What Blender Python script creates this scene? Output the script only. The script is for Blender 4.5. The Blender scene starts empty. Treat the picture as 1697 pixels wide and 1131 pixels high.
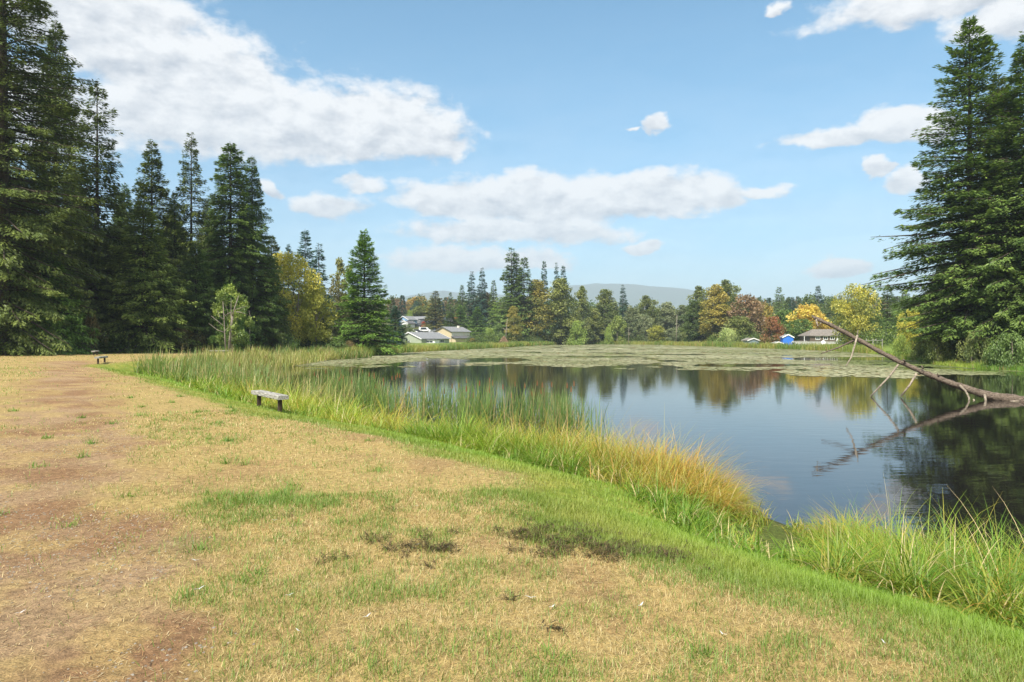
import bpy, math, random
import numpy as np
from mathutils import Vector

SC = bpy.context.scene
R = math.radians
H_CAM, FPX, PX0, PY0 = 2.8, 1131.33, 848.5, 560.0

# ------------------------------------------------------------------ camera
cam = bpy.data.cameras.new("camera")
cam.lens, cam.sensor_width = 24.0, 36.0
cam.shift_y = -5.5 / 1697
cam.clip_start, cam.clip_end = 0.1, 20000
cam_o = bpy.data.objects.new("camera", cam)
cam_o.location = (0, 0, H_CAM)
cam_o.rotation_euler = (R(90), 0, 0)
SC.collection.objects.link(cam_o)
SC.camera = cam_o

# ------------------------------------------------------------------ exposure, sun, sky
SC.view_settings.view_transform = 'Standard'
SC.view_settings.look = 'None'
SC.view_settings.gamma = 1.0
SC.view_settings.exposure = 1.32
SUN_EL, SUN_AZ = 48.0, 205.0          # degrees; azimuth clockwise from +Y
sun = bpy.data.lights.new("sun", 'SUN')
sun.energy, sun.angle, sun.color = 3.0, R(8), (1.0, 0.94, 0.84)
sun_o = bpy.data.objects.new("sun", sun)
sd_ = Vector((math.sin(R(SUN_AZ)) * math.cos(R(SUN_EL)), math.cos(R(SUN_AZ)) * math.cos(R(SUN_EL)), math.sin(R(SUN_EL))))
sun_o.rotation_euler = sd_.to_track_quat('Z', 'Y').to_euler()
sun_o.location = (0, -20, 60)
SC.collection.objects.link(sun_o)
SKY_STRENGTH = 0.076
CLOUD_WHITE = (5.5, 5.5, 5.5)
CLOUD_GREY = (3.15, 3.35, 3.7)

world = bpy.data.worlds.new("World")
SC.world = world
world.use_nodes = True
wt = world.node_tree
wt.nodes.clear()


def nd(nt, typ, **kw):
    n = nt.nodes.new(typ)
    for k, v in kw.items():
        setattr(n, k, v)
    return n


def mth(nt, op, a, b=None, c=None, clamp=False):
    n = nt.nodes.new('ShaderNodeMath')
    n.operation = op
    n.use_clamp = clamp
    for i, v in enumerate((a, b, c)):
        if v is None:
            continue
        if isinstance(v, (int, float)):
            n.inputs[i].default_value = v
        else:
            nt.links.new(v, n.inputs[i])
    return n.outputs[0]


def vmth(nt, op, a, b=None):
    n = nt.nodes.new('ShaderNodeVectorMath')
    n.operation = op
    for i, v in enumerate((a, b)):
        if v is None:
            continue
        if isinstance(v, (tuple, list)):
            n.inputs[i].default_value = v
        else:
            nt.links.new(v, n.inputs[i])
    return n.outputs['Value'] if op in ('LENGTH', 'DOT_PRODUCT') else n.outputs['Vector']


def mixc(nt, fac, a, b, blend='MIX'):
    n = nt.nodes.new('ShaderNodeMix')
    n.data_type = 'RGBA'
    n.blend_type = blend
    for i, v in ((0, fac), (6, a), (7, b)):
        if isinstance(v, (int, float)):
            n.inputs[i].default_value = v
        elif isinstance(v, (tuple, list)):
            n.inputs[i].default_value = tuple(v) + ((1,) if len(v) == 3 else ())
        else:
            nt.links.new(v, n.inputs[i])
    return n.outputs[2]


def sstep(nt, v, lo, hi, o0=0.0, o1=1.0):
    n = nt.nodes.new('ShaderNodeMapRange')
    n.interpolation_type = 'SMOOTHSTEP'
    nt.links.new(v, n.inputs[0])
    n.inputs[1].default_value, n.inputs[2].default_value = lo, hi
    n.inputs[3].default_value, n.inputs[4].default_value = o0, o1
    return n.outputs[0]


def build_sky():
    nt = wt
    out = nd(nt, 'ShaderNodeOutputWorld')
    bg = nd(nt, 'ShaderNodeBackground')
    bg.inputs[1].default_value = SKY_STRENGTH
    nt.links.new(bg.outputs[0], out.inputs[0])
    sky = nd(nt, 'ShaderNodeTexSky', sky_type='NISHITA', sun_disc=False)
    sky.sun_elevation, sky.sun_rotation = R(SUN_EL), R(SUN_AZ)
    sky.altitude, sky.air_density, sky.dust_density, sky.ozone_density = 50, 1.0, 0.6, 1.6
    tc = nd(nt, 'ShaderNodeTexCoord')
    sep = nd(nt, 'ShaderNodeSeparateXYZ')
    nt.links.new(tc.outputs['Generated'], sep.inputs[0])
    x, y, z = sep.outputs
    az = mth(nt, 'ARCTAN2', x, y)
    el = mth(nt, 'ARCSINE', z)
    cmb = nd(nt, 'ShaderNodeCombineXYZ')
    nt.links.new(az, cmb.inputs[0]); nt.links.new(el, cmb.inputs[1])
    p = cmb.outputs[0]
    st = vmth(nt, 'MULTIPLY', p, (1.0, 1.7, 1.0))

    def noise(vec, scale, det, rough=0.55):
        n = nd(nt, 'ShaderNodeTexNoise')
        n.inputs['Scale'].default_value = scale
        n.inputs['Detail'].default_value = det
        n.inputs['Roughness'].default_value = rough
        nt.links.new(vec, n.inputs['Vector'])
        return n
    warp = noise(st, 16, 4)
    wv = vmth(nt, 'SUBTRACT', warp.outputs['Color'], (0.5, 0.5, 0.5))
    wv = vmth(nt, 'MULTIPLY', wv, (0.07, 0.035, 0))
    pw = vmth(nt, 'ADD', p, wv)
    # clouds: px centre, radii, weight  (turned into azimuth / elevation)
    CL = [(150, 30, 250, 95, 1.0), (300, 120, 200, 80, 1.0), (420, 212, 300, 72, 1.1), (610, 215, 160, 62, 1.0), (700, 235, 80, 45, .9),
          (597, 308, 42, 15, .7), (545, 347, 75, 20, .7), (448, 320, 20, 16, .7), (60, 200, 200, 90, .8),
          (760, 335, 110, 30, .9), (900, 338, 200, 42, 1.1), (1060, 330, 170, 36, 1.1), (1195, 330, 60, 24, .9), (850, 385, 190, 26, .8), (1260, 320, 40, 9, .6),
          (760, 432, 140, 24, .7), (890, 432, 70, 16, .6), (1062, 411, 40, 11, 1.), (1086, 207, 28, 16, 1.), (1048, 219, 14, 3, .6),
          (1400, 228, 120, 20, 1.), (1490, 205, 75, 34, 1.1), (1540, 215, 60, 30, 1.), (1453, 280, 20, 17, 1.), (1500, 300, 34, 22, .9), (1390, 450, 52, 18, .9),
          (1560, 0, 240, 48, .9), (1690, 20, 130, 60, .9), (1287, 12, 18, 9, .7), (1600, 470, 80, 14, .5), (1800, 330, 140, 60, .8), (-100, 330, 160, 60, .8)]
    field = hgt = None
    for (cx, cy, rx, ry, w) in CL:
        dx, dz = cx - PX0, PY0 - cy
        a = math.atan2(dx, FPX)
        e = math.asin(dz / math.sqrt(dx * dx + dz * dz + FPX * FPX))
        k = FPX / (FPX ** 2 + dx * dx + dz * dz) * 1.12
        ca = math.cos(e)
        sx, sy = 1 / (rx * 1.06 * k / ca), 1 / (ry * 1.28 * k)
        q = vmth(nt, 'SUBTRACT', pw, (a, e, 0))
        q = vmth(nt, 'MULTIPLY', q, (sx, sy, 0))
        q0 = q
        qb = vmth(nt, 'MULTIPLY', q, (1, -1.5, 0))
        q = vmth(nt, 'MAXIMUM', vmth(nt, 'ABSOLUTE', vmth(nt, 'MULTIPLY', q, (1, 0, 0))), vmth(nt, 'MAXIMUM', vmth(nt, 'MULTIPLY', q, (0, 1, 0)), vmth(nt, 'MULTIPLY', qb, (0, 1, 0))))
        l = vmth(nt, 'LENGTH', q)
        f = mth(nt, 'MULTIPLY_ADD', l, -w, w)
        sp_ = nd(nt, 'ShaderNodeSeparateXYZ')
        nt.links.new(q0, sp_.inputs[0])
        qy = sp_.outputs[1]
        if field is None:
            field, hgt = f, qy
        else:
            wgt = mth(nt, 'MULTIPLY_ADD', mth(nt, 'SUBTRACT', f, field), 2.5, 0.5, clamp=True)
            hgt = mth(nt, 'ADD', hgt, mth(nt, 'MULTIPLY', wgt, mth(nt, 'SUBTRACT', qy, hgt)))
            field = mth(nt, 'SMOOTH_MAX', field, f, 0.12)
    nz = noise(st, 19, 9, 0.62)
    nf = mth(nt, 'SUBTRACT', nz.outputs[0], 0.5)
    dens = mth(nt, 'MULTIPLY_ADD', nf, 1.15, mth(nt, 'ADD', field, 0.07))
    # unseen broken clouds added overhead and behind the viewer to soften and whiten light
    big = noise(vmth(nt, 'MULTIPLY', tc.outputs['Generated'], (1, 1, 2)), 2.4, 6)
    back = mth(nt, 'MAXIMUM', sstep(nt, el, 0.62, 0.95), sstep(nt, y, 0.15, -0.35))
    cover = mth(nt, 'MULTIPLY', sstep(nt, big.outputs[0], 0.36, 0.52), back)
    a1 = sstep(nt, dens, 0.0, 0.42)
    alpha = mth(nt, 'MAXIMUM', a1, cover)
    # billow light and shade painted in: noise towards the sun against noise here
    off = vmth(nt, 'ADD', st, (-0.010, 0.026, 0))
    nz2 = noise(off, 19, 9, 0.62)
    rel = mth(nt, 'SUBTRACT', nz.outputs[0], nz2.outputs[0])
    lo = noise(vmth(nt, 'MULTIPLY', p, (4.5, 17, 1)), 1.6, 4)
    lit = mth(nt, 'MULTIPLY_ADD', rel, 2.4, 0.66)
    lit = mth(nt, 'MULTIPLY_ADD', mth(nt, 'MINIMUM', mth(nt, 'MAXIMUM', hgt, -.7), .8), 0.62, lit)
    lit = mth(nt, 'MULTIPLY_ADD', mth(nt, 'SUBTRACT', lo.outputs[0], 0.5), 1.0, lit)
    lit = mth(nt, 'MINIMUM', mth(nt, 'MAXIMUM', lit, 0.0), 1.0)
    ccol = mixc(nt, lit, CLOUD_GREY, CLOUD_WHITE)
    tint = mixc(nt, 1.0, sky.outputs[0], mixc(nt, sstep(nt, el, -.02, .42), (0.60, 0.80, 0.86), (0.68, 1.05, 1.05)), 'MULTIPLY')
    veil = mth(nt, 'MULTIPLY', sstep(nt, el, .5, .05), mth(nt, 'MULTIPLY', lo.outputs[0], .34))
    alpha = mth(nt, 'MAXIMUM', mth(nt, 'MULTIPLY', alpha, 0.95), veil)
    col = mixc(nt, alpha, tint, ccol)
    nt.links.new(col, bg.inputs[0])


build_sky()

# ------------------------------------------------------------------ small helpers
RNG = np.random.default_rng(7)
COL = SC.collection.objects


def px_at(px, py, z):
    d = FPX * (H_CAM - z) / (py - PY0)
    return ((px - PX0) / FPX * d, d)


def sm(v, a, b):
    t = np.clip((np.asarray(v, float) - a) / (b - a), 0, 1)
    return t * t * (3 - 2 * t)


def _hash(ix, iy, seed):
    h = (ix.astype(np.int64) * 374761393 + iy.astype(np.int64) * 668265263 + seed * 982451653) & 0xFFFFFFFF
    h = ((h ^ (h >> 13)) * 1274126177) & 0xFFFFFFFF
    return ((h ^ (h >> 16)) & 0xFFFFFF) / float(0xFFFFFF)


def vnoise(x, y, seed=0):
    ix, iy = np.floor(x), np.floor(y)
    fx, fy = x - ix, y - iy
    fx, fy = fx * fx * (3 - 2 * fx), fy * fy * (3 - 2 * fy)
    a, b = _hash(ix, iy, seed), _hash(ix + 1, iy, seed)
    c, d = _hash(ix, iy + 1, seed), _hash(ix + 1, iy + 1, seed)
    return (a * (1 - fx) + b * fx) * (1 - fy) + (c * (1 - fx) + d * fx) * fy


def fbm(x, y, seed=0, oct=4):
    s, a, t = 0, 0.5, 0
    for i in range(oct):
        s = s + a * vnoise(x * 2 ** i, y * 2 ** i, seed + i * 17)
        t += a
        a *= 0.5
    return s / t


def make_mesh(name, V, F, attrs=None, smooth=False):
    """V (n,3); F (m,k) one polygon size, or a list of such arrays; attrs {name: (n,) or (n,3)} per vertex."""
    me = bpy.data.meshes.new(name)
    V = np.asarray(V, np.float32)
    Fs = F if isinstance(F, list) else [F]
    Fs = [np.asarray(f, np.int32) for f in Fs if len(f)]
    me.vertices.add(len(V))
    me.vertices.foreach_set('co', V.ravel())
    loops = np.concatenate([f.ravel() for f in Fs])
    tot = np.concatenate([np.full(len(f), f.shape[1], np.int32) for f in Fs])
    me.loops.add(len(loops))
    me.loops.foreach_set('vertex_index', loops)
    me.polygons.add(len(tot))
    me.polygons.foreach_set('loop_start', np.concatenate([[0], np.cumsum(tot)[:-1]]).astype(np.int32))
    me.update(calc_edges=True)
    for k, v in (attrs or {}).items():
        v = np.asarray(v, np.float32)
        if v.ndim == 1:
            a = me.attributes.new(k, 'FLOAT', 'POINT')
            a.data.foreach_set('value', v)
        else:
            a = me.attributes.new(k, 'FLOAT_COLOR', 'POINT')
            c = np.ones((len(v), 4), np.float32)
            c[:, :3] = v
            a.data.foreach_set('color', c.ravel())
    if smooth:
        me.polygons.foreach_set('use_smooth', np.ones(len(tot), bool))
    return me


def link(name, me, mat=None, parent=None):
    o = bpy.data.objects.new(name, me)
    COL.link(o)
    if mat is not None and me is not None and not me.materials:
        me.materials.append(mat)
    if parent is not None:
        o.parent = parent
    return o


def tag(o, label=None, cat=None, group=None, kind=None):
    for k, v in (('label', label), ('category', cat), ('group', group), ('kind', kind)):
        if v:
            o[k] = v
    return o


def empty(name, loc, rz=0.0):
    o = bpy.data.objects.new(name, None)
    o.empty_display_size = 0.2
    o.location = loc
    o.rotation_euler = (0, 0, rz)
    COL.link(o)
    return o


class MB:
    """Collects boxes, prisms and tubes into one mesh."""

    def __init__(s):
        s.V, s.F = [], []

    def add(s, V, F):
        b = len(s.V)
        s.V += [tuple(v) for v in V]
        s.F += [tuple(i + b for i in f) for f in F]

    def box(s, x0, x1, y0, y1, z0, z1):
        s.add([(x0, y0, z0), (x1, y0, z0), (x1, y1, z0), (x0, y1, z0), (x0, y0, z1), (x1, y0, z1), (x1, y1, z1), (x0, y1, z1)],
              [(0, 3, 2, 1), (4, 5, 6, 7), (0, 1, 5, 4), (1, 2, 6, 5), (2, 3, 7, 6), (3, 0, 4, 7)])

    def prism(s, prof, y0, y1):
        n = len(prof)
        s.add([(x, y0, z) for x, z in prof] + [(x, y1, z) for x, z in prof],
              [tuple(range(n)), tuple(range(2 * n - 1, n - 1, -1))] + [(i, i + n, (i + 1) % n + n, (i + 1) % n) for i in range(n)])

    def tube(s, pts, rad, n=8, jit=0.0, rng=None):
        pts = [Vector(p) for p in pts]
        rings = []
        for i, p in enumerate(pts):
            t = (pts[min(i + 1, len(pts) - 1)] - pts[max(i - 1, 0)]).normalized()
            u = t.orthogonal().normalized() if i == 0 else (u - t * u.dot(t)).normalized()
            w = t.cross(u)
            r = rad[i]
            rings.append([p + (u * math.cos(a) + w * math.sin(a)) * r * (1 + (rng.uniform(-jit, jit) if jit else 0)) for a in [2 * math.pi * k / n for k in range(n)]])
        b = len(s.V)
        for rg in rings:
            s.V += [tuple(v) for v in rg]
        for i in range(len(rings) - 1):
            for k in range(n):
                k2 = (k + 1) % n
                s.F.append((b + i * n + k, b + i * n + k2, b + (i + 1) * n + k2, b + (i + 1) * n + k))
        s.F.append(tuple(b + k for k in reversed(range(n))))
        s.F.append(tuple(b + (len(rings) - 1) * n + k for k in range(n)))

    def mesh(s, name, smooth=False):
        me = bpy.data.meshes.new(name)
        me.from_pydata(s.V, [], s.F)
        if smooth:
            me.polygons.foreach_set('use_smooth', np.ones(len(me.polygons), bool))
        me.update()
        return me

    def build(s, name, mat, parent=None, smooth=False, bevel=0.0):
        o = link(name, s.mesh(name, smooth), mat, parent)
        if bevel:
            m = o.modifiers.new("bevel", 'BEVEL')
            m.width, m.segments, m.limit_method = bevel, 2, 'ANGLE'
        return o


# ------------------------------------------------------------------ materials
def new_mat(name):
    m = bpy.data.materials.new(name)
    m.use_nodes = True
    m.node_tree.nodes.clear()
    return m, m.node_tree


def plain(name, col, rough=0.7, var=0.15, scale=6.0, bump=0.0, metal=0.0, stretch=(1, 1, 1), spec=0.3, col2=None):
    m, nt = new_mat(name)
    out = nd(nt, 'ShaderNodeOutputMaterial')
    b = nd(nt, 'ShaderNodeBsdfPrincipled')
    b.inputs['Roughness'].default_value = rough
    b.inputs['Metallic'].default_value = metal
    b.inputs['Specular IOR Level'].default_value = spec
    tc = nd(nt, 'ShaderNodeTexCoord')
    v = vmth(nt, 'MULTIPLY', tc.outputs['Object'], stretch)
    n = nd(nt, 'ShaderNodeTexNoise')
    n.inputs['Scale'].default_value = scale
    n.inputs['Detail'].default_value = 6
    n.inputs['Roughness'].default_value = 0.65
    nt.links.new(v, n.inputs['Vector'])
    lo = tuple(c * (1 - var) for c in col)
    hi = col2 or tuple(min(1, c * (1 + var)) for c in col)
    c = mixc(nt, sstep(nt, n.outputs[0], 0.35, 0.65), lo, hi)
    nt.links.new(c, b.inputs['Base Color'])
    if bump:
        bp = nd(nt, 'ShaderNodeBump')
        bp.inputs['Strength'].default_value = bump
        bp.inputs['Distance'].default_value = 0.02
        nt.links.new(n.outputs[0], bp.inputs['Height'])
        nt.links.new(bp.outputs[0], b.inputs['Normal'])
    nt.links.new(b.outputs[0], out.inputs[0])
    return m


def leafy(name, trans=0.35, source='obj', rough=0.55):
    """Foliage: diffuse + translucent + a little gloss; colours per object (col_a, col_b) mixed by a per-leaf value, or per-blade Col."""
    m, nt = new_mat(name)
    out = nd(nt, 'ShaderNodeOutputMaterial')
    if source == 'obj':
        a = nd(nt, 'ShaderNodeAttribute', attribute_type='OBJECT', attribute_name='col_a').outputs['Color']
        b = nd(nt, 'ShaderNodeAttribute', attribute_type='OBJECT', attribute_name='col_b').outputs['Color']
        v = nd(nt, 'ShaderNodeAttribute', attribute_name='var').outputs['Fac']
        br = nd(nt, 'ShaderNodeAttribute', attribute_name='bri').outputs['Fac']
        col = mixc(nt, v, a, b)
        sc_ = nd(nt, 'ShaderNodeVectorMath', operation='SCALE')
        nt.links.new(col, sc_.inputs[0]); nt.links.new(br, sc_.inputs['Scale'])
        col = sc_.outputs[0]
    else:
        col = nd(nt, 'ShaderNodeAttribute', attribute_name='Col').outputs['Color']
    d = nd(nt, 'ShaderNodeBsdfDiffuse')
    t = nd(nt, 'ShaderNodeBsdfTranslucent')
    nt.links.new(col, d.inputs[0]); nt.links.new(mixc(nt, 1.0, col, (1.1, 1.15, .7), 'MULTIPLY'), t.inputs[0])
    mx = nd(nt, 'ShaderNodeMixShader')
    mx.inputs[0].default_value = trans
    nt.links.new(d.outputs[0], mx.inputs[1]); nt.links.new(t.outputs[0], mx.inputs[2])
    g = nd(nt, 'ShaderNodeBsdfGlossy')
    g.inputs['Roughness'].default_value = rough
    g.inputs[0].default_value = (1, 1, 1, 1)
    m2 = nd(nt, 'ShaderNodeMixShader')
    m2.inputs[0].default_value = 0.03
    nt.links.new(mx.outputs[0], m2.inputs[1]); nt.links.new(g.outputs[0], m2.inputs[2])
    nt.links.new(m2.outputs[0], out.inputs[0])
    return m


M_LEAF = leafy("foliage", 0.3, 'obj')
M_NEEDLE = leafy("needles", 0.25, 'obj')
M_GRASS = leafy("grass_blades", 0.35, 'col')
M_LILY = leafy("lily_pads", 0.1, 'col', 0.35)
M_BARK = plain("bark", (0.075, 0.058, 0.044), 0.9, 0.35, 3.0, 0.6, stretch=(1, 1, .25))
M_BARKPALE = plain("pale_bark", (0.25, 0.215, 0.17), 0.85, 0.25, 4.0, 0.4, stretch=(1, 1, .3))
M_WOODGREY = plain("weathered_wood", (0.20, 0.185, 0.16), 0.85, 0.35, 5.0, 0.8, stretch=(.8, 11, 11), col2=(0.50, 0.48, 0.43))
M_POST = plain("dark_post", (0.05, 0.033, 0.022), 0.8, 0.4, 8.0, 0.4, stretch=(2, 2, .5))
M_DEADWOOD = plain("dead_log_bark", (0.075, 0.05, 0.035), 0.85, 0.4, 5.0, 1.0, stretch=(.8, 7, 7), col2=(0.21, 0.165, 0.125))
M_DEADPALE = plain("bare_dead_wood", (0.27, 0.225, 0.17), 0.8, 0.4, 8.0, 0.4)

# ------------------------------------------------------------------ terrain
EDGE = [px_at(a, b, 0.75) for a, b in [(1697, 1038), (1572, 997), (1386, 945), (1309, 913), (1224, 880), (1136, 846), (1018, 820), (900, 784), (776, 748), (660, 720), (540, 698), (468, 680), (395, 663), (350, 652), (277, 631), (197, 616)]]
OFFS = [2.7, 2.7, 2.6, 2.5, 2.3, 2.8, 3.3, 3.0, 2.9, 2.8, 2.7, 2.7, 2.7, 2.8, 2.9, 3.0]
shore = []
for i, (x, y) in enumerate(EDGE):
    a, b = EDGE[max(i - 1, 0)], EDGE[min(i + 1, len(EDGE) - 1)]
    tx, ty = b[0] - a[0], b[1] - a[1]
    l = math.hypot(tx, ty)
    shore.append((x + ty / l * OFFS[i], y - tx / l * OFFS[i]))
SHORE = np.array([(30, -3), (14, 0.5)] + shore + [(-23.5, 56), (-25, 72), (-26, 85), (-22.8, 96), (-21, 127), (-12.4, 158), (-4, 190), (4, 225), (16, 265), (30, 288), (45, 283), (58, 264),
                  (62, 225), (66, 186), (68, 160), (67, 138), (64, 120), (59, 102), (51, 84), (45, 71), (43, 62), (44, 56), (52, 48), (62, 33), (52, 8)], float)
EDGE_A = np.array(EDGE)


def seg_dist(x, y, P, closed):
    d = np.full(x.shape, 1e9)
    n = len(P)
    for i in range(n if closed else n - 1):
        ax, ay = P[i]
        bx, by = P[(i + 1) % n]
        ux, uy = bx - ax, by - ay
        t = np.clip(((x - ax) * ux + (y - ay) * uy) / (ux * ux + uy * uy), 0, 1)
        d = np.minimum(d, (x - ax - t * ux) ** 2 + (y - ay - t * uy) ** 2)
    return np.sqrt(d)


def inside(x, y, P):
    c = np.zeros(x.shape, bool)
    n = len(P)
    for i in range(n):
        ax, ay = P[i]
        bx, by = P[(i + 1) % n]
        if ay == by:
            continue
        c ^= ((ay > y) != (by > y)) & (x < (bx - ax) * (y - ay) / (by - ay) + ax)
    return c


def shore_dist(x, y):
    x, y = np.asarray(x, float), np.asarray(y, float)
    d = seg_dist(x, y, SHORE, True)
    return np.where(inside(x, y, SHORE), -d, d)


def ground(x, y, s=None):
    x, y = np.asarray(x, float), np.asarray(y, float)
    if s is None:
        s = shore_dist(x, y)
    near = np.interp(s, [-8, -3, 0, 1, 2.75, 3.6, 4.7, 7, 12], [-1.3, -.9, -.03, .2, .72, .95, 1.12, 1.15, 1.15])
    far = np.interp(s, [-8, -3, 0, 3, 8, 20, 40], [-1.3, -.9, -.03, .4, .75, 1.0, 1.2])
    right = np.interp(s, [-8, -3, 0, 3, 8, 14, 30], [-1.3, -.9, -.03, .5, 1.6, 2.5, 3.1])
    wn = (1 - sm(y, 72, 100)) * (1 - sm(x, 22, 30))
    wr = sm(x, 36, 46) * (1 - sm(y, 150, 178))
    z = far * (1 - wn) * (1 - wr) + near * wn * (1 - wr) + right * wr
    y0 = 258 + 52 * sm(x, 0, 40)
    up = np.clip(y - y0, 0, None)
    rise = np.interp(up, [0, 36, 60, 160, 500, 2500], [0, 4.2, 6.2, 14.4, 21, 22])
    r = np.hypot(x, y)
    bump = (fbm(x * .35, y * .35, 3, 3) - .5) * .10 * sm(s, 2.8, 5.5) + (fbm(x * 1.7, y * 1.7, 5, 2) - .5) * .03 * sm(s, 1, 4)
    z = z + rise * sm(s, 2, 25) + bump * (1 + sm(r, 60, 300) * 3) * sm(s, 0, 2)
    return z


DIRT = np.array([px_at(a, b, 1.15) for a, b in [(-40, 1500), (10, 1131), (45, 950), (80, 800), (105, 700), (118, 640), (112, 600)]])


def lawn_masks(x, y, s):
    """dirt, green, weed, bare: how bare, how green each spot of the mown bank is."""
    n1 = fbm(x * .45, y * .45, 21, 3)
    n2 = fbm(x * 1.6, y * 1.6, 33, 4)
    n3 = fbm(x * 5, y * 5, 41, 3)
    dd = seg_dist(x, y, DIRT, False)
    r = np.hypot(x, y)
    w = 1.0 + .02 * r
    dirt = 1 - sm(dd + (n2 - .5) * 2.2 + (n1 - .5) * 1.0, .25 * w, 1.15 * w)
    green = 1 - sm(s + (n1 - .5) * 1.1 + (n2 - .5) * .7 + .25 * sm(x, -1, 2), 4.1, 5.1)
    weed = sm(n2 + (n3 - .5) * .6 + .07 * (1 - sm(np.abs(dd - 1.9), .2, 1.4)), .62, .84) * .26
    patch = 1 - sm(np.hypot((x + 2.55) / 1.0, (y - 6.9) / .8) + (n3 - .5) * .9, .45, .95)
    patch2 = 1 - sm(np.hypot((x + 2.5) / .5, (y - 5.4) / .4) + (n3 - .5) * .9, .45, .95)
    weed = np.maximum(weed, np.maximum(patch, patch2) * .36)
    bare = sm(fbm(x * .9 + 9, y * .9, 51, 4) + (n3 - .5) * .3, .58, .70) * (1 - green)
    return dirt, green, weed, bare


C_STRAW = np.array((.53, .40, .165)); C_STRAW2 = np.array((.64, .52, .27)); C_DIRT = np.array((.25, .15, .08)); C_DIRT2 = np.array((.33, .23, .135))
C_LAWN = np.array((.19, .27, .034)); C_LAWN2 = np.array((.37, .36, .08)); C_WEED = np.array((.15, .24, .035)); C_FAR = np.array((.17, .24, .05)); C_MUD = np.array((.05, .042, .03))


def lerp(a, b, t):
    t = np.asarray(t)[..., None]
    return a * (1 - t) + b * t


def ground_colour(x, y, s):
    dirt, green, weed, bare = lawn_masks(x, y, s)
    n = fbm(x * 3, y * 3, 61, 3)
    c = lerp(C_STRAW * .78, C_STRAW * .62, n)
    c = lerp(c, C_DIRT * 1.1, bare * .4)
    c = lerp(c, lerp(lerp(C_DIRT, C_DIRT2, sm(fbm(x * 1.1, y * 1.1, 71, 4), .3, .7)), C_STRAW * .8, .55 * sm(fbm(x * 2.4, y * 2.4, 73, 4), .5, .66)), dirt)
    c = lerp(c, C_WEED * .9, weed * .4)
    c = lerp(c, lerp(C_LAWN, C_LAWN2, sm(n, .3, .8)) * .85, green)
    r = np.hypot(x, y)
    far = np.maximum(sm(r, 75, 95), sm(x, 24, 36))
    c = lerp(c, C_FAR, far)
    c = lerp(c, np.array((.10, .13, .03)), (1 - sm(s, 1.8, 2.9)) * (1 - far))
    c = lerp(c, C_MUD, 1 - sm(s, -.2, .5))
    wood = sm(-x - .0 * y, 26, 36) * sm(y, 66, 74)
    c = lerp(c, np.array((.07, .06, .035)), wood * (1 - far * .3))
    return c


def build_ground():
    rr = np.concatenate([[0.3], np.geomspace(1.2, 30, 150), np.geomspace(31, 420, 130), np.geomspace(440, 9500, 32)])
    an = np.concatenate([np.linspace(-180, -56, 26)[:-1], np.linspace(-56, 56, 300), np.linspace(56, 180, 26)[1:-1]])
    A, RR = np.meshgrid(np.radians(an), rr)
    X, Y = RR * np.sin(A), RR * np.cos(A)
    x, y = X.ravel(), Y.ravel()
    s = shore_dist(x, y)
    z = ground(x, y, s)
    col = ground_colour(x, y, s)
    nr, na = X.shape
    V = np.stack([x, y, z], 1)
    i = np.arange((nr - 1) * na)
    k, j = i // na, i % na
    j2 = (j + 1) % na
    F = np.stack([k * na + j, (k + 1) * na + j, (k + 1) * na + j2, k * na + j2], 1)[:, ::-1]
    V = np.vstack([V, [[0, 0, float(ground(np.array([0.]), np.array([0.]))[0])]]])
    c = len(V) - 1
    jj = np.arange(na)
    T = np.stack([np.full(na, c), jj, (jj + 1) % na], 1)[:, ::-1]
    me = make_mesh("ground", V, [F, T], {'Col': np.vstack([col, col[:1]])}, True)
    m, nt = new_mat("soil_and_turf")
    out = nd(nt, 'ShaderNodeOutputMaterial')
    b = nd(nt, 'ShaderNodeBsdfPrincipled')
    b.inputs['Roughness'].default_value = .95
    b.inputs['Specular IOR Level'].default_value = .15
    at = nd(nt, 'ShaderNodeAttribute', attribute_name='Col').outputs['Color']
    tc = nd(nt, 'ShaderNodeTexCoord')
    n = nd(nt, 'ShaderNodeTexNoise')
    n.inputs['Scale'].default_value, n.inputs['Detail'].default_value, n.inputs['Roughness'].default_value = 14, 8, .75
    nt.links.new(tc.outputs['Object'], n.inputs['Vector'])
    n2 = nd(nt, 'ShaderNodeTexNoise')
    n2.inputs['Scale'].default_value, n2.inputs['Detail'].default_value = 90, 4
    nt.links.new(tc.outputs['Object'], n2.inputs['Vector'])
    c1 = mixc(nt, sstep(nt, n.outputs[0], .3, .7), (.62, .60, .58), (1.28, 1.25, 1.2))
    c2 = mixc(nt, sstep(nt, n2.outputs[0], .3, .7), (.72, .72, .72), (1.22, 1.2, 1.18))
    col = mixc(nt, 1, mixc(nt, 1, at, c1, 'MULTIPLY'), c2, 'MULTIPLY')
    nt.links.new(col, b.inputs['Base Color'])
    bp = nd(nt, 'ShaderNodeBump')
    bp.inputs['Strength'].default_value, bp.inputs['Distance'].default_value = .9, .03
    nt.links.new(mth(nt, 'MULTIPLY_ADD', n2.outputs[0], .3, n.outputs[0]), bp.inputs['Height'])
    nt.links.new(bp.outputs[0], b.inputs['Normal'])
    nt.links.new(b.outputs[0], out.inputs[0])
    tag(link("ground", me, m), "ground of dry turf, dirt track and green banks round the pond", "ground", kind='structure')


build_ground()


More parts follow.
